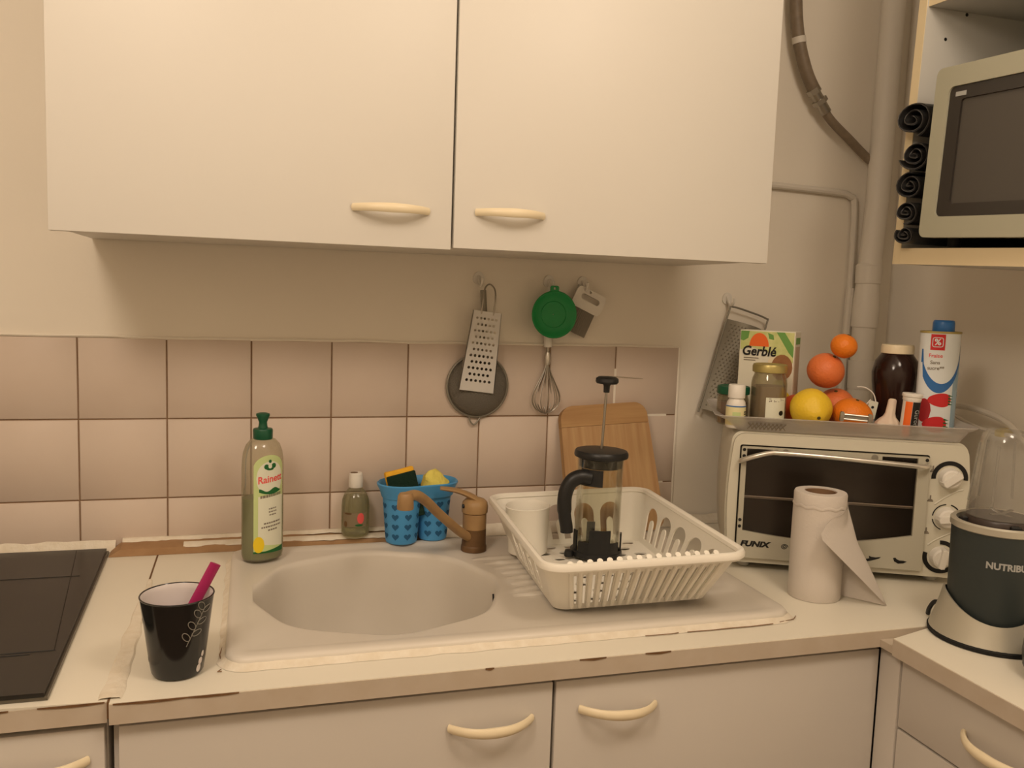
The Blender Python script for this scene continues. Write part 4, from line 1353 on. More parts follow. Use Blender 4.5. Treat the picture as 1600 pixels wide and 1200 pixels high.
# front frame with the door opening
bm = bmesh.new()
hole = rrect(0.006, 0.338, 0.024, 0.238, 0.004, 2)
plate(bm, [shrink(o1, 0.003), list(reversed(hole))], lambda s, t, d: (s, -0.006 + d, t), 0.0105)
obj('front_frame', bm, M['oven'], ov)
obj('cavity_back', B(0.006, 0.338, 0.0022, 0.0045, 0.024, 0.238), M['cavity'], ov)
wr = bmesh.new()
tube(wr, [(0.018, -0.0078, 0.142), (0.315, -0.0078, 0.142)], 0.0012, 6)
for k in range(3):
    tube(wr, [(0.014, 0.0005, 0.139 - 0.0012 * k), (0.332, 0.0005, 0.139 - 0.0012 * k)], 0.0004, 4)
obj('rack_wire', wr, M['white'], ov)
# door
dor = obj('door', plate(bmesh.new(), [rrect(0.0085, 0.3355, 0.027, 0.2355, 0.003, 2), list(reversed([(0.0175, 0.078)] + [(0.0175 + 0.298 * i / 14, 0.078 - 0.016 * math.sin(PI * i / 14) + 0.012 * i / 14) for i in range(1, 14)] + [(0.3155, 0.090), (0.3155, 0.2325), (0.0175, 0.2325)]))], lambda s, t, d: (s, -0.016 + d, t), 0.009), M['oven_panel'], ov)
obj('door_glass', B(0.0165, 0.3165, -0.0115, -0.0095, 0.060, 0.2335), M['oven_glass'], dor)
bm = bmesh.new()
hz = [(0.0065, -0.013, 0.2075), (0.010, -0.026, 0.2125), (0.030, -0.034, 0.2215), (0.055, -0.037, 0.2295), (0.075, -0.038, 0.2310), (0.165, -0.040, 0.2290), (0.275, -0.038, 0.2235), (0.318, -0.035, 0.2215), (0.330, -0.026, 0.2215), (0.332, -0.013, 0.2215)]
obj('handle', T(smooth_path(hz, 6), 0.0046, 12), M['chrome'], dor)
hpn = obj('top_plate', B(0.073, 0.254, -0.0172, -0.0155, 0.2225, 0.2352), M['oven_panel'], dor)
for x in (0.086, 0.241):
    sc_ = obj('screw', bmesh.new() and L([(0.0062, 0), (0.0058, 0.0012), (0.001, 0.0016)], n=14), M['steel_dark'], dor)
    sc_.matrix_local = Matrix.Translation((x, -0.0172, 0.2290)) @ Matrix.Rotation(PI / 2, 4, 'X')
for x, z in ((0.0128, 0.2300), (0.0128, 0.2185), (0.3305, 0.2300), (0.0122, 0.098), (0.0122, 0.086)):
    sc_ = obj('screw', L([(0.0032, 0), (0.0028, 0.001), (0.001, 0.0012)], n=10), M['ink'], dor)
    sc_.matrix_local = Matrix.Translation((x, -0.016, z)) @ Matrix.Rotation(PI / 2, 4, 'X')
om = lambda x0, z0: (lambda x, y, d: (x0 + x, -0.0161 - d, z0 + y))
obj('brand_lettering', text_bm('FUNIX', 0.0140, om(0.0405, 0.0535), xs=1.25, shear=0.25, bold=0.0008), M['ink'], dor)
def flatshape(pts, x0, z0, y=-0.0161, t=0.0004):
    return plate(bmesh.new(), [[(x0 + a, z0 + b) for a, b in pts]], lambda s, q, d: (s, y - t + d, q), t)
bm = bmesh.new()
tube(bm, [(0.095 + 0.0065 * (1 - i / 30) * math.cos(i * 0.5), -0.0163, 0.0525 + 0.0055 * (1 - i / 30) * math.sin(i * 0.5)) for i in range(26)], 0.0007, 4)
obj('spiral_mark', bm, M['ink'], dor)
obj('leaf_mark', flatshape([(-0.014, -0.002), (-0.010, -0.006), (-0.002, -0.004), (0.004, -0.002), (0.012, 0.001), (0.015, 0.004), (0.006, 0.0025), (-0.002, 0.003), (-0.006, 0.005), (-0.005, 0.0)], 0.250, 0.0435), M['ink'], dor)
obj('leaf_mark', flatshape([(-0.012, 0.005), (-0.010, -0.001), (-0.003, -0.0048), (0.006, -0.0035), (0.012, 0.0), (0.006, 0.0012), (-0.001, 0.0012), (-0.006, 0.0035), (-0.008, 0.006)], 0.298, 0.0425), M['ink'], dor)
# knobs
def frontdisc(prof, x, z, m, name, par, n=28, sx=1.0):
    bm = bmesh.new()
    loft(bm, [[(x + sx * r * math.cos(2 * PI * i / n), -0.006 - y, z + r * math.sin(2 * PI * i / n)) for i in range(n)] for r, y in prof], cap0=False)
    return obj(name, bm, m, par)
def arc_print(x, z, r0, r1, a0, a1, name):
    bm = bmesh.new()
    rows = []
    for i in range(21):
        a = math.radians(a0 + (a1 - a0) * i / 20)
        c, s = math.cos(a), math.sin(a)
        rows.append([(x + r0 * c, -0.0062, z + r0 * s), (x + r1 * c, -0.0062, z + r1 * s), (x + r1 * c, -0.0070, z + r1 * s), (x + r0 * c, -0.0070, z + r0 * s)])
    loft(bm, rows)
    return obj(name, bm, M['ink'], ov)
for (x, z, ang, arcs) in ((0.3735, 0.1985, 38, ((0.0235, 0.0310, -5, 185),)), (0.3735, 0.1265, 8, ((0.0228, 0.0245, 95, 175), (0.0228, 0.0245, 190, 250), (0.0228, 0.0250, 40, 75))), (0.3690, 0.0535, 80, ((0.0230, 0.0305, 165, 330), (0.0230, 0.0305, 30, 95)))):
    kb = frontdisc([(0.0195, 0.0), (0.0195, 0.002), (0.0180, 0.0045), (0.0165, 0.013), (0.0135, 0.0155), (0.001, 0.016)], x, z, M['white'], 'knob', ov)
    a = math.radians(ang)
    u, v = Vector((math.cos(a), 0, math.sin(a))), Vector((-math.sin(a), 0, math.cos(a)))
    bm = bmesh.new()
    loft(bm, [[Vector((x, -0.006, z)) + u * p * k + v * q * k + Vector((0, -yy, 0)) for p, q in ((-0.018, -0.006), (0.018, -0.006), (0.020, 0), (0.018, 0.006), (-0.018, 0.006), (-0.020, 0))] for k, yy in ((0.98, 0.004), (0.92, 0.0215), (0.85, 0.0225))])
    obj('grip_ridge', bm, M['white'], kb)
    for r0, r1, a0, a1 in arcs:
        arc_print(x, z, r0, r1, a0, a1, 'dial_mark')
for (x0, z0, x1, z1) in ((0.352, 0.1555, 0.398, 0.1785), (0.346, 0.0800, 0.396, 0.1030)):
    obj('panel_ridge', T(smooth_path([(x0, -0.006, z0 - 0.006), (x0 + 0.012, -0.006, z0 + 0.004), (x1 - 0.012, -0.006, z1 - 0.004), (x1, -0.006, z1)], 5), 0.0017, 6), M['oven'], ov)
for x, z in ((0.3445, 0.2130), (0.3440, 0.1590), (0.3415, 0.0995)):
    for dx, dz, w, h in ((0, -0.004, 0.005, 0.0012), (0, -0.0015, 0.0035, 0.0009), (0, 0.003, 0.0012, 0.0035)):
        obj('dial_icon', B(x + dx - w, x + dx + w, -0.0066, -0.0058, z + dz - h, z + dz + h), M['ink_soft'], ov)
for a, d in ((0.028, 0.03), (0.365, 0.03), (0.028, 0.205), (0.365, 0.205)):
    obj('foot', L([(0.0105, 0.0005), (0.0115, 0.002), (0.0115, 0.0135)], c=(a, d, 0), n=16), M['shelfgrey'], ov)

# ================================================================== frosted tray on the oven
TRZ = ZC + ZT + 0.0008
tr = thing('plastic_tray', 'frosted clear plastic tray on top of the mini oven, holding fruit and jars', 'tray', (OX, OY, TRZ), (0, 0, OA))
def trr(x0, x1, y0, y1, z, r):
    return [(x, y, z) for x, y in rrect(x0, x1, y0, y1, r, 4)]
bm = bmesh.new()
loft(bm, [trr(0.000, 0.392, 0.004, 0.226, 0.0, 0.012), trr(-0.022, 0.402, -0.010, 0.240, 0.020, 0.016), trr(-0.027, 0.406, -0.014, 0.244, 0.0215, 0.016), trr(-0.044, 0.414, -0.024, 0.252, 0.0285, 0.020), trr(-0.044, 0.414, -0.024, 0.252, 0.0300, 0.020),
          trr(-0.026, 0.405, -0.013, 0.243, 0.0230, 0.016), trr(-0.0205, 0.4005, -0.0085, 0.2385, 0.0205, 0.016), trr(0.0015, 0.3905, 0.0055, 0.2245, 0.0015, 0.012)])
obj('tray_body', bm, M['frost'], tr, ang=50)
bm = bmesh.new()
for k in range(9):
    for sgn in (-1, 1):
        x = 0.022 + 0.0072 * k
        p = Vector((x - sgn * 0.004, 0.0022 - 0.0112 * (0.25 if True else 0), 0.005))
        tube(bm, [(x - sgn * 0.005, -0.0012, 0.0045), (x + sgn * 0.005, -0.0098, 0.0170)], 0.0009, 4)
o = obj('embossed_lattice', bm, M['ink_soft'], tr)

TF = TRZ + 0.0020      # tray floor
def cyl_map(r, a0=0.0):
    return lambda x, z, d: ((r + d) * math.sin(x / r + a0), -(r + d) * math.cos(x / r + a0), z)
# dark red preserve jar with green lid
j = thing('green_lid_jar', 'small red-brown preserve jar with a dark green lid at the tray left end', 'jar', ow(-0.0045, 0.076, TF))
obj('glass', L(shell_prof([(0.026, 0.0), (0.029, 0.003), (0.0300, 0.010), (0.0300, 0.048), (0.0275, 0.056), (0.0265, 0.060)], 0.0015), n=32), M['jar_glass'], j)
obj('contents', L([(0.027, 0.003), (0.0283, 0.010), (0.0283, 0.044), (0.001, 0.046)], n=28), M['sauce'], j)
obj('lid', L([(0.0285, 0.058), (0.0308, 0.059), (0.0312, 0.070), (0.0300, 0.0735), (0.0285, 0.0740), (0.0275, 0.0725), (0.001, 0.0725)], n=36), M['green_dark'], j)
# white pill bottle
j = thing('pill_bottle', 'small white pill bottle with a pale yellow label, front left of the tray', 'bottle', ow(-0.003, 0.026, TF), (0, 0, math.radians(-30)))
obj('bottle_body', L([(0.016, 0.0), (0.0178, 0.002), (0.0180, 0.006), (0.0180, 0.042), (0.0165, 0.049), (0.0135, 0.054), (0.0125, 0.058)], n=30), M['white'], j)
obj('cap', L([(0.0155, 0.0565), (0.0158, 0.0580), (0.0155, 0.0800), (0.0145, 0.0815), (0.001, 0.0815)], n=30), M['white'], j)
pm = cyl_map(0.0181)
obj('label', colgrid(bmesh.new(), -0.028, 0.028, lambda x: 0.006, lambda x: 0.040, pm, 18, 1), mat('pale_yellow_label', (0.90, 0.86, 0.66), 0.5), j)
obj('label_band', colgrid(bmesh.new(), -0.028, 0.028, lambda x: 0.0405, lambda x: 0.0425, pm, 18, 1, 0.0005), M['can_blue'], j)
obj('label_mark', colgrid(bmesh.new(), -0.006, 0.009, lambda x: 0.010, lambda x: 0.031, pm, 6, 1, 0.0006), M['label_green'], j)
for zz in (0.030, 0.026, 0.021):
    obj('label_mark', colgrid(bmesh.new(), 0.017, 0.024, lambda x: zz, lambda x: zz + 0.0025, pm, 3, 1, 0.0006), M['ink'], j)
# honey jar
j = thing('gold_lid_jar', 'tall glass jar with gold lid and white label, front of the carton', 'jar', ow(0.0610, 0.072, TF), (0, 0, math.radians(-30)))
obj('glass', L(shell_prof([(0.029, 0.0), (0.0325, 0.003), (0.0335, 0.010), (0.0335, 0.082), (0.0320, 0.092), (0.0290, 0.099), (0.0285, 0.104)], 0.0016), n=36), M['jar_glass'], j)
obj('contents', L([(0.030, 0.012), (0.0317, 0.014), (0.0317, 0.078), (0.001, 0.080)], n=30), M['honey'], j)
obj('sediment', L([(0.029, 0.0025), (0.0316, 0.006), (0.0316, 0.0125)], n=30), M['honey_low'], j)
obj('lid', L([(0.0300, 0.1035), (0.0325, 0.1045), (0.0330, 0.1150), (0.0315, 0.1190), (0.0290, 0.1200), (0.0275, 0.1185), (0.001, 0.1185)], n=36), M['gold'], j)
hm = cyl_map(0.0337)
obj('label', colgrid(bmesh.new(), -0.006, 0.036, lambda x: 0.012, lambda x: 0.058, hm, 16, 1), M['label'], j)
obj('label_mark', disc_print(hm, 0.025, 0.029, 0.0052, 0.0048, 0.0006), M['ink'], j)
bm = bmesh.new()
for k in range(16):
    x = -0.002 + random.random() * 0.03
    zz = 0.050 + random.random() * 0.006
    colgrid(bm, x, x + 0.002, lambda q: zz, lambda q: zz + 0.0012, hm, 1, 1, 0.0006)
obj('label_fine_print', bm, M['ink_soft'], j)

# carton
cx_ = ow(0.064, 0.163, TF)
ca = thing('cereal_carton', 'upright food carton with orange and green print behind the gold-lid jar', 'carton', cx_, (0, 0, math.radians(-47)))
CW, CD, CH = 0.110, 0.052, 0.180
obj('carton_body', B(-CW / 2, CW / 2, 0, CD, 0, CH, 0.001, 1), M['box_white'], ca)
fm = lambda x, z, d: (x, -0.0004 - d, z)
def poly(pts, m, name, d=0.0004, par=ca, y0=-0.0002):
    return obj(name, plate(bmesh.new(), [pts], lambda s, t, q: (s, y0 - d + q, t), d), m, par)
poly([(-0.053, 0.140), (-0.030, 0.146), (0.0, 0.138), (0.053, 0.118), (0.053, 0.178), (-0.053, 0.178)], M['box_yellow'], 'print_field', 0.0004)
poly([(0.018, 0.178), (0.034, 0.178), (0.053, 0.150), (0.053, 0.128), (0.044, 0.138)], M['box_green'], 'print_leaf', 0.0007)
poly([(-0.053, 0.178), (-0.036, 0.178), (-0.038, 0.164), (-0.047, 0.158), (-0.053, 0.160)], M['box_green'], 'print_leaf', 0.0007)
poly([(0.001, 0.176), (0.012, 0.172), (0.014, 0.162), (0.004, 0.164)], M['box_green'], 'print_leaf', 0.0007)
poly([(-0.035 + 0.0195 * (1 - math.cos(PI * i / 14)), 0.148 + 0.027 * math.sin(PI * i / 14)) for i in range(15)], M['orange_print'], 'print_orange', 0.0008)
obj('brand_lettering', text_bm('Gerblé', 0.0265, lambda x, y, d: (-0.0155 + x, -0.0010 - d, 0.1375 + y), xs=0.92, shear=0.18, bold=0.0007), M['ink'], ca)
poly(circ(0.032, 0.108, 0.021, 18, 0.026), M['box_brown'], 'print_biscuit', 0.0006)
poly(circ(0.020, 0.118, 0.016, 14, 0.012), M['cream'], 'print_biscuit', 0.0004)
poly(circ(0.030, 0.070, 0.015, 14, 0.013), M['box_yellow'], 'print_field', 0.0006)
poly(circ(0.036, 0.046, 0.017, 14, 0.016), M['yellow_print'], 'print_field', 0.0005)
for zz, w in ((0.123, 0.03), (0.1185, 0.024)):
    poly([(-0.045, zz), (-0.045 + w, zz), (-0.045 + w, zz + 0.0018), (-0.045, zz + 0.0018)], M['ink_soft'], 'print_line', 0.0004)
bm = bmesh.new()
for (z0, z1, mt) in ((0.155, 0.168, 0), (0.02, 0.150, 1)):
    box(bm, CW / 2 - 0.0002, CW / 2 + 0.0004, 0.008, 0.044, z0, z1, mi=mt)
obj('side_print', bm, [M['box_green'], mat('side_panel_print', (0.80, 0.70, 0.58), 0.5)], ca)

# fruit
def fruit(name, label, cat, a, d, z, r, m, sq=0.94, group=None, stem=True, tilt=(0, 0, 0), kind=None):
    t = thing(name, label, cat, ow(a, d, z), tilt, group)
    bm = bmesh.new()
    n = 28
    rings = []
    for i in range(1, 18):
        ph = PI * i / 18
        rr_ = r * math.sin(ph)
        zz = r * sq * math.cos(ph)
        if kind == 'lemon':
            zz *= 1.0 + 0.16 * max(0, abs(math.cos(ph)) - 0.80) / 0.20
        else:
            zz -= 0.10 * r * math.exp(-((rr_ / r) / 0.16) ** 2) * (1 if zz > 0 else -0.6)
        rings.append([(rr_ * (1 + 0.012 * math.sin(5 * q)) * math.cos(q), rr_ * (1 + 0.012 * math.sin(5 * q)) * math.sin(q), zz) for q in [2 * PI * k / n for k in range(n)]])
    loft(bm, rings)
    obj('peel', bm, m, t, ang=80)
    if stem:
        zt = rings[0][0][2]
        obj('stem_scar', L([(0.0032, zt - 0.001), (0.0034, zt + 0.0008), (0.0018, zt + 0.0018), (0.0005, zt + 0.002)], n=8), M['stem'], t)
    return t
fruit('lemon', 'yellow lemon with its brown tip facing out, beside the gold-lid jar', 'lemon', 0.137, 0.050, TF + 0.0400, 0.0385, M['lemon'], 1.02, tilt=(math.radians(105), 0, math.radians(-16)), kind='lemon')
fruit('orange', 'large orange fruit in the middle of the pile, under the topmost one', 'fruit', 0.172, 0.118, 1.2930, 0.0355, M['orange_deep'], 0.95, tilt=(0.5, 0.2, 0))
fruit('orange', 'deep orange fruit mostly hidden between lemon and mandarin', 'fruit', 0.2000, 0.140, TF + 0.0370, 0.0370, M['orange_deep'], 0.96, tilt=(0.3, -0.3, 0))
fruit('red_fruit', 'reddish fruit hidden low behind the yellow lemon', 'fruit', 0.122, 0.126, TF + 0.0290, 0.0300, M['apple'], 0.96, tilt=(0.2, 0.2, 0))
fruit('clementine', 'small clementine balanced on the very top of the fruit pile', 'clementine', 0.199, 0.102, 1.3425, 0.0250, M['clementine'], 0.93, tilt=(0.1, 0.35, 0))
fruit('mandarin', 'bright flattened mandarin at the right end of the fruit pile', 'mandarin', 0.2155, 0.066, TF + 0.0310, 0.0370, M['clementine'], 0.83, tilt=(0.25, 0.12, 0))

# metal peeler lying across the tray rim
pe = thing('peeler', 'shiny metal peeler with twin bars lying in front of the mandarin', 'peeler', ow(0.206, 0.006, 1.2175), (0, math.radians(3), OA))
bm = T([(-0.020, 0, 0.004), (0.024, 0, 0.004)], 0.0016, 8)
obj('bar', bm, M['chrome'], pe)
obj('bar', T([(-0.020, 0.001, -0.0045), (0.027, 0.001, -0.0045)], 0.0016, 8), M['chrome'], pe)
obj('blade', B(-0.018, 0.024, 0.0005, 0.0013, -0.0035, 0.0030), M['steel_dark'], pe)
for x, z in ((-0.022, 0.0), (0.027, 0.0)):
    bm = bmesh.new()
    plate(bm, [rrect(x - 0.0035, x + 0.0035, -0.009, 0.009, 0.003, 3)], lambda s, t, d: (s, -0.004 + d, t), 0.008)
    obj('end_bracket', bm, M['steel'], pe)
obj('handle', T(smooth_path([(-0.022, 0.003, 0.0), (-0.016, 0.03, -0.003), (-0.004, 0.055, -0.006)], 4), 0.0022, 8), M['steel'], pe)

# big dark jar with cream lid
j = thing('dark_jar', 'large round jar of dark brown contents with a cream lid', 'jar', ow(0.306, 0.135, TF))
obj('glass', L([(0.028, 0.0), (0.031, 0.002), (0.0335, 0.020), (0.0380, 0.060), (0.0430, 0.092), (0.0438, 0.110), (0.0390, 0.132), (0.0290, 0.146), (0.0270, 0.149)], n=40), M['dark_jar'], j)
obj('lid', L([(0.0280, 0.1465), (0.0300, 0.1475), (0.0300, 0.1600), (0.0285, 0.1640), (0.001, 0.1645)], n=36), M['cream'], j)
# garlic
j = thing('garlic_bulb', 'pale garlic bulb with a thick upright stalk beside the orange tube', 'garlic', ow(0.274, 0.048, TF), (0, math.radians(5), 0))
bm = bmesh.new()
rings = []
for z, r in ((0.0, 0.012), (0.002, 0.0185), (0.010, 0.0235), (0.020, 0.0225), (0.027, 0.0170), (0.033, 0.0110), (0.040, 0.0088), (0.052, 0.0080), (0.064, 0.0074), (0.066, 0.0062)):
    lob = 0.10 if z < 0.034 else 0.02
    rings.append([(r * (1 + lob * math.cos(6 * t)) * math.cos(t) + 0.05 * z, r * (1 + lob * math.cos(6 * t)) * math.sin(t), z) for t in [2 * PI * i / 36 for i in range(36)]])
loft(bm, rings)
obj('bulb', bm, M['garlic'], j, ang=70)
obj('cut_stalk_end', L([(0.0052, 0.0658), (0.0048, 0.0670), (0.001, 0.0672)], c=(0.0033, 0, 0), n=14), M['cream'], j)
# effervescent tube
j = thing('tablet_tube', 'orange and black tablet tube with a white cap at the tray front', 'tube', ow(0.3035, 0.022, TF), (0, math.radians(3), math.radians(-28)))
obj('tube_body', L([(0.0140, 0.0), (0.0148, 0.001), (0.0148, 0.070)], n=30), M['white'], j)
obj('cap', L([(0.0158, 0.0685), (0.0160, 0.0700), (0.0160, 0.0745), (0.0175, 0.0755), (0.0178, 0.0800), (0.0168, 0.0815), (0.001, 0.0815)], n=30), M['white'], j)
tm_ = cyl_map(0.0149, -0.35)
obj('orange_print', colgrid(bmesh.new(), -0.0085, 0.0040, lambda x: 0.001, lambda x: 0.0665, tm_, 8, 1), M['orange_print'], j)
obj('black_print', colgrid(bmesh.new(), 0.0045, 0.0260, lambda x: 0.001, lambda x: 0.0665, tm_, 10, 1), M['ink'], j)
obj('brand_lettering', text_bm('Guronsan', 0.0135, lambda x, y, d: tm_(0.0135 + y, 0.030 - x, 0.0006 + d), xs=0.86), M['silver_ink'], j)
# small hanging tag beside the dark jar
j = thing('white_tag', 'small white card tag on a loop between the mandarin and the dark jar', 'tag', ow(0.252, 0.098, TF), (0, math.radians(9), OA))
bm = bmesh.new()
plate(bm, [rrect(-0.0085, 0.0085, 0.022, 0.056, 0.002, 2)], XZ, 0.0008)
obj('card', bm, M['label'], j)
for zz in (0.044, 0.030):
    bm = bmesh.new()
    plate(bm, [circ(0.0, zz, 0.0028, 10)], lambda s, t, d: (s, -0.0004 + d, t), 0.0004)
    obj('printed_dot', bm, M['ink'], j)
obj('loop', T(smooth_path([(0.004, 0, 0.054), (-0.004, 0.003, 0.070), (-0.020, 0.006, 0.078), (-0.034, 0.010, 0.076)], 5), 0.0012, 6), M['white'], j)
obj('strap', T(smooth_path([(-0.006, 0.001, 0.058), (-0.016, 0.004, 0.038), (-0.026, 0.008, 0.012), (-0.028, 0.010, 0.001)], 5), 0.0016, 6), M['white'], j)
obj('stand', T([(0.0, 0.0012, 0.024), (0.002, 0.012, 0.0)], 0.0012, 6), M['white'], j)

# syrup can
cn = thing('syrup_can', 'tall oval white and blue can with strawberries and a blue cap', 'can', ow(0.3640, 0.076, TF), (0, 0, math.radians(-16)))
EA, EB, EH = 0.0365, 0.0240, 0.192
def eli(k, z, n=48):
    return [(EA * k * math.cos(2 * PI * i / n), EB * k * math.sin(2 * PI * i / n), z) for i in range(n)]
obj('can_body', loft(bmesh.new(), [eli(0.99, 0.0), eli(1.0, 0.0015), eli(1.0, EH)]), M['can_white'], cn)
obj('seam_rim', loft(bmesh.new(), [eli(1.0, EH - 0.0015), eli(1.035, EH - 0.0010), eli(1.035, EH + 0.0025), eli(0.97, EH + 0.0025), eli(0.96, EH + 0.0005)]), M['gold'], cn)
obj('seam_rim', loft(bmesh.new(), [eli(0.98, -0.0001), eli(1.025, 0.0002), eli(1.025, 0.0022), eli(1.0, 0.0028)]), M['gold'], cn)
bm = bmesh.new()
lathe(bm, [(0.0185, EH + 0.0006), (0.0190, EH + 0.002), (0.0188, EH + 0.018), (0.0178, EH + 0.0215), (0.016, EH + 0.023), (0.001, EH + 0.023)], c=(0.004, 0, 0), n=24)
obj('cap', bm, M['can_blue'], cn)
def cmap(x, z, d):
    ph = x / 0.0335
    k = 1.006 + d * 16
    return (EA * k * math.sin(ph), -EB * k * math.cos(ph), z)
sw = lambda x: 0.097 + 0.052 * ((x + 0.004) / 0.040) ** 2 if x > -0.04 else 0.16
obj('print_lower', colgrid(bmesh.new(), -0.048, 0.048, lambda x: 0.003, lambda x: min(EH - 0.003, sw(x) - 0.012), cmap, 26, 2, 0.0003), M['can_white'], cn)
obj('print_swoosh', colgrid(bmesh.new(), -0.044, 0.046, lambda x: min(EH - 0.004, sw(x) - 0.013 - 0.010 * (x < 0.01) * (0.01 - x) / 0.05), lambda x: min(EH - 0.003, sw(x) + 0.0012), cmap, 26, 1, 0.0005), M['can_blue'], cn)
obj('print_side', colgrid(bmesh.new(), 0.018, 0.048, lambda x: 0.003, lambda x: min(EH - 0.004, sw(x) - 0.013), cmap, 14, 2, 0.0006), M['can_pale'], cn)
obj('logo_field', colgrid(bmesh.new(), -0.0265, -0.0025, lambda x: 0.160, lambda x: 0.189, cmap, 8, 1, 0.0006), M['red'], cn)
def ctext(body, size, x0, z0, m, name, d0=0.0010, **k):
    obj(name, text_bm(body, size, lambda x, y, d: cmap(x0 + x, z0 + y, d0 + d), **k), m, cn)
bm = bmesh.new()
lo_ = rrect(-0.0085, 0.0085, -0.0085, 0.0085, 0.0035, 4)
pts = [cmap(-0.0145 + x, 0.1745 + z, 0.0011) for x, z in lo_]
tube(bm, pts + [pts[0]], 0.0008, 5)
obj('logo_outline', bm, M['can_white'], cn)
ctext('%', 0.0160, -0.0145, 0.1745, M['can_white'], 'logo_sign', bold=0.0004)
ctext('Fraise', 0.0098, -0.0165, 0.1495, M['pink_red'], 'print_words', bold=0.0001)
ctext('Sans', 0.0092, -0.0165, 0.1370, M['ink_soft'], 'print_words', bold=0.0001)
ctext('sucre**', 0.0092, -0.0150, 0.1265, M['ink_soft'], 'print_words', bold=0.0001)
def strawberry(x0, z0, rx, rz):
    bm = colgrid(bmesh.new(), x0 - rx, x0 + rx, lambda x: z0 - rz * math.sqrt(max(0, 1 - ((x - x0) / rx) ** 2)) * (1 - 0.25 * (x0 - x) / rx), lambda x: z0 + rz * math.sqrt(max(0, 1 - ((x - x0) / rx) ** 2)) * (1 - 0.25 * (x0 - x) / rx), cmap, 16, 2, 0.0009)
    obj('print_strawberry', bm, M['red'], cn)
    for k in range(4):
        zz = z0 - rz * 0.7 + rz * 0.42 * k
        obj('print_calyx', colgrid(bmesh.new(), x0 + rx * 0.72, x0 + rx * 1.25, lambda x: zz, lambda x: zz + 0.0038 * (1 - (x - x0 - rx * 0.72) / (rx * 0.53)), cmap, 3, 1, 0.0011), M['green_print'], cn)
strawberry(-0.004, 0.068, 0.0205, 0.0125)
strawberry(-0.010, 0.022, 0.0210, 0.0150)
obj('print_strawberry', disc_print(cmap, -0.030, 0.048, 0.013, 0.022, 0.0008, 14), mat('raspberry_print', (0.66, 0.14, 0.16), 0.5), cn)

# ================================================================== blender
bl = thing('blender', 'dark personal blender with silver base and upturned clear cup on the right', 'blender', (1.390, -0.700, 0.9205), (0, 0, math.radians(-47)))
obj('rubber_base', L([(0.084, 0.0), (0.088, 0.001), (0.0885, 0.006), (0.086, 0.008)], n=48), M['black_matte'], bl)
bm = bmesh.new()
n = 64
rings = []
NZ = 10
for k in range(NZ + 1):
    s = k / NZ
    ring = []
    for i in range(n):
        t = 2 * PI * i / n
        ztop = 0.068 + 0.024 * math.cos(2 * (t + PI / 2 - 0.10) + PI) if False else 0.055 - 0.0145 * math.cos(2 * (t + PI / 2 - 0.12))
        z = 0.0075 + (ztop - 0.0075) * s
        r = 0.0665 + 0.0225 * (1 - z / 0.095) ** 1.5
        ring.append((r * math.cos(t), r * math.sin(t), z))
    rings.append(ring)
inner = [(x * 0.955, y * 0.955, z - 0.001) for x, y, z in rings[-1]]
loft(bm, rings + [inner], cap0=False, cap1=False)
obj('silver_base', bm, M['silver'], bl)
obj('motor_body', L([(0.0600, 0.008), (0.0630, 0.030), (0.0645, 0.080), (0.0655, 0.150), (0.0660, 0.172)], n=48), M['blender_body'], bl)
obj('silver_ring', L([(0.0662, 0.1705), (0.0682, 0.172), (0.0682, 0.181), (0.0655, 0.1835), (0.0600, 0.1825), (0.0595, 0.176)], n=48, cap0=False, cap1=False), M['silver'], bl)
obj('well', L([(0.0600, 0.1735), (0.0590, 0.172), (0.001, 0.172)], n=40, cap0=False), M['black'], bl)
obj('blade_carrier', L([(0.0475, 0.1725), (0.0490, 0.174), (0.0490, 0.186), (0.0470, 0.189), (0.030, 0.190), (0.001, 0.190)], n=36), M['carrier'], bl)
for k in range(4):
    b_ = obj('lug', B(0.0485, 0.0575, -0.007, 0.007, 0.1745, 0.1865, 0.0015, 1), M['black'], bl)
    b_.rotation_euler = (0, 0, PI / 2 * k + 0.4)
for k in range(2):
    b_ = obj('blade', T([(-0.020, 0, 0.193), (0, 0, 0.1925), (0.020, 0, 0.198)], 0.004, 6, flat=(1.0, 0.2, (0, 0, 1))), M['steel'], bl)
    b_.rotation_euler = (0, 0, PI / 2 * k + 0.8)
cupp = [(0.0480, 0.1905), (0.0470, 0.205), (0.0440, 0.235), (0.0405, 0.270), (0.0370, 0.300), (0.0345, 0.313), (0.0290, 0.320), (0.0010, 0.3215)]
obj('clear_cup', L(cupp, n=40, cap0=False), M['cup_clear'], bl)
for k in range(6):
    a = PI / 3 * k + 0.25
    bm = T([(r * math.cos(a), r * math.sin(a), z) for r, z in ((0.0465, 0.210), (0.0440, 0.235), (0.0405, 0.270), (0.0370, 0.300))], 0.0022, 6)
    obj('cup_rib', bm, M['cup_clear'], bl)
def blmap(x, z, d):
    r = 0.0653 + d
    return (r * math.sin(x / 0.0653), -r * math.cos(x / 0.0653), z)
obj('brand_lettering', text_bm('NUTRIBULLET', 0.0135, lambda x, y, d: blmap(-0.0135 + x, 0.127 + y, 0.0003 + d), align='LEFT', xs=0.98, bold=0.0005), M['silver_ink'], bl)
obj('cord_stub', T(smooth_path([(-0.064, 0.020, 0.03), (-0.080, 0.028, 0.030), (-0.088, 0.034, 0.016), (-0.090, 0.040, 0.004)], 4), 0.0035, 8), M['black'], bl)

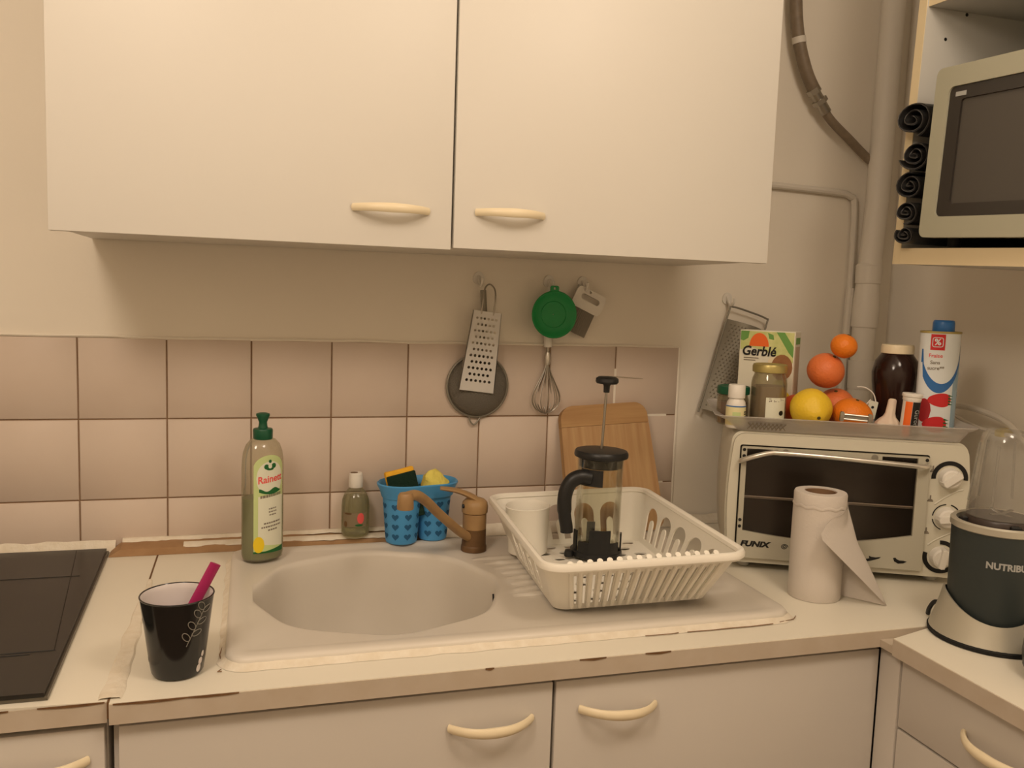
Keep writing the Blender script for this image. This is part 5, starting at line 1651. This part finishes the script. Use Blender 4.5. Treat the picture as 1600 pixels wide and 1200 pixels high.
# black rounded cup beside it, cut by the frame
k_ = thing('black_pot', 'black rounded pot at the right edge beside the blender', 'pot', (1.358, -0.858, 0.9205))
obj('pot_body', L(shell_prof([(0.036, 0.0), (0.044, 0.003), (0.052, 0.016), (0.054, 0.035), (0.052, 0.062)], 0.003), n=40), M['black'], k_)
obj('pot_lid', L([(0.0535, 0.0625), (0.0540, 0.066), (0.040, 0.072), (0.001, 0.074)], n=40), M['black_matte'], k_)

# white cable looping on the wall behind the blender
cb_ = thing('white_cable', 'thick white cable arching along the wall behind the blender', 'cable', (0, 0, 0))
obj('cable_sheath', T(smooth_path([(1.690, -0.20, 1.180), (1.690, -0.25, 1.215), (1.690, -0.300, 1.224), (1.690, -0.352, 1.221), (1.690, -0.406, 1.210), (1.690, -0.450, 1.184), (1.690, -0.50, 1.13), (1.690, -0.53, 1.03), (1.690, -0.54, 0.925)], 6), 0.0062, 10), M['pipe'], cb_)
obj('cable_plug', B(1.680, 1.712, -0.414, -0.396, 1.178, 1.194, 0.003), mat('yellow_plug', (0.85, 0.75, 0.20), 0.5), cb_)
obj('cable_sheath', T(smooth_path([(1.690, -0.28, 1.205), (1.690, -0.33, 1.190), (1.690, -0.38, 1.184), (1.690, -0.45, 1.186), (1.690, -0.52, 1.20)], 6), 0.004, 8), M['pipe'], cb_)

# ================================================================== shelf unit with microwave
su = thing('wall_shelf_unit', 'cream-edged open wall shelf unit holding the microwave', 'shelf unit', (1.42, -0.388, 1.4985), (math.radians(2.2), 0, 0))
obj('side_panel', B(0.0, 0.318, -0.0185, 0.0, 0.0, 0.80, 0.0006), M['shelfgrey'], su)
obj('edge_band', B(-0.0012, 0.0002, -0.0185, 0.0, 0.0, 0.80), M['shelfyellow'], su)
obj('side_panel', B(0.0, 0.318, -0.700, -0.6815, 0.0, 0.80, 0.0006), M['shelfgrey'], su)
bb = obj('bottom_shelf', B(0.0, 0.318, -0.6812, -0.0187, 0.0, 0.0285, 0.0006), M['shelfgrey'], su)
obj('edge_band', B(-0.0012, 0.0002, -0.6812, -0.0187, 0.0, 0.0285), M['shelfyellow'], bb)
us = obj('upper_shelf', B(0.004, 0.318, -0.6812, -0.0187, 0.4435, 0.468, 0.0006), M['shelfgrey'], su)
obj('edge_band', B(0.0028, 0.0042, -0.6812, -0.0187, 0.4435, 0.468), M['shelfyellow'], us)
obj('back_board', B(0.300, 0.304, -0.6812, -0.0187, 0.0287, 0.443), M['shelfgrey'], su)
obj('top_board', B(0.0, 0.318, -0.700, 0.0, 0.8003, 0.82, 0.0006), M['shelfgrey'], su)
for x, z in ((0.086, 0.440), (0.046, 0.394)):
    h_ = obj('peg_hole', L([(0.0032, 0), (0.0028, 0.0006), (0.0005, 0.0007)], n=10), M['ink'], su)
    h_.matrix_local = Matrix.Translation((x, -0.0185, z)) @ Matrix.Rotation(PI / 2, 4, 'X')

mw = thing('microwave', 'grey-green microwave oven with dark glass door on the shelf', 'microwave', (1.392, -0.478, 1.5405), (math.radians(2.8), 0, math.radians(1.5)))
# local: front faces -x, runs towards -y
obj('casing', B(0.024, 0.340, -0.462, -0.006, 0.008, 0.268, 0.006), M['micro'], mw)
def mx(s, t, d):
    return (d, -s, t)
bm = bmesh.new()
plate(bm, [rrect(0.0, 0.330, 0.0, 0.276, 0.012, 5), list(reversed(rrect(0.030, 0.302, 0.034, 0.243, 0.010, 4)))], mx, 0.024)
md = obj('door', bm, M['micro'], mw)
bm = bmesh.new()
plate(bm, [rrect(0.0305, 0.3015, 0.0345, 0.2425, 0.0095, 4), list(reversed(rrect(0.055, 0.285, 0.055, 0.222, 0.006, 3)))], lambda s, t, d: (0.003 + d, -s, t), 0.018)
obj('door_frame', bm, M['micro_frame'], md)
obj('door_window', B(0.0065, 0.012, -0.2848, -0.0552, 0.0552, 0.2218), M['micro_glass'], md)
obj('door_badge', B(0.0022, 0.0032, -0.0640, -0.0430, 0.2265, 0.2335), M['silver_ink'], md)
obj('control_panel', B(0.0, 0.024, -0.464, -0.332, 0.0, 0.276, 0.006), M['micro'], mw)
kn = obj('control_knob', L([(0.020, 0), (0.018, 0.014), (0.001, 0.015)], n=20), M['micro_frame'], mw)
kn.matrix_local = Matrix.Translation((0.0, -0.398, 0.19)) @ Matrix.Rotation(-PI / 2, 4, 'Y')
kn = obj('control_knob', L([(0.020, 0), (0.018, 0.014), (0.001, 0.015)], n=20), M['micro_frame'], mw)
kn.matrix_local = Matrix.Translation((0.0, -0.398, 0.12)) @ Matrix.Rotation(-PI / 2, 4, 'Y')
for x in (0.05, 0.30):
    for y in (-0.03, -0.43):
        obj('foot', L([(0.011, -0.014), (0.012, 0.0085)], c=(x, y, 0), n=12), M['black_matte'], mw)

# rolled dark bags squeezed between the side panel and the microwave
def bag_roll(y, z, r, label, ph, x0=1.392):
    t = thing('rolled_bag', label, 'rolled bag', (x0, y, z), (0, 0, 0), 'rolled dark bags beside the microwave')
    bm = bmesh.new()
    rows = []
    N = 90
    for i in range(N + 1):
        a = ph + i / N * 2 * PI * 2.6
        rr_ = r * (0.16 + 0.84 * i / N) - 0.002
        wob_ = 1 + 0.05 * math.sin(3 * a)
        c, s = math.cos(a) * wob_, math.sin(a) * wob_
        rows.append([(0.0 + 0.003 * math.sin(2 * a) - 0.4 * rr_ * c, rr_ * c, rr_ * s), (0.30, rr_ * c, rr_ * s), (0.30, (rr_ - 0.0028) * c, (rr_ - 0.0028) * s), (0.003 * math.sin(2 * a) - 0.4 * rr_ * c, (rr_ - 0.0028) * c, (rr_ - 0.0028) * s)])
    loft(bm, rows)
    obj('rolled_sheet', bm, M['bag'], t, ang=60)
    bm = bmesh.new()
    pts = []
    for i in range(0, N + 1, 2):
        a = ph + i / N * 2 * PI * 2.6
        rr_ = r * (0.16 + 0.84 * i / N) - 0.0034
        wob_ = 1 + 0.05 * math.sin(3 * a)
        pts.append((-0.0015 + 0.003 * math.sin(2 * a) - 0.4 * rr_ * math.cos(a) * wob_, rr_ * math.cos(a) * wob_, rr_ * math.sin(a) * wob_))
    tube(bm, pts, 0.0009, 5)
    obj('fold_edge', bm, M['bag_edge'], t)
    return t
bag_roll(-0.4420, 1.7450, 0.0340, 'rolled dark bag, topmost of the stack left of the microwave', 0.6)
bag_roll(-0.4430, 1.6850, 0.0290, 'rolled dark bag, second from the top beside the microwave', 2.2, 1.402)
bag_roll(-0.4410, 1.6330, 0.0265, 'rolled dark bag, third from the top beside the microwave', 4.0, 1.398)
bag_roll(-0.4390, 1.5870, 0.0230, 'rolled dark bag, second from the bottom beside the microwave', 1.0, 1.396)
bag_roll(-0.4400, 1.5480, 0.0195, 'rolled dark bag, lowest of the stack on the shelf board', 3.0, 1.396)
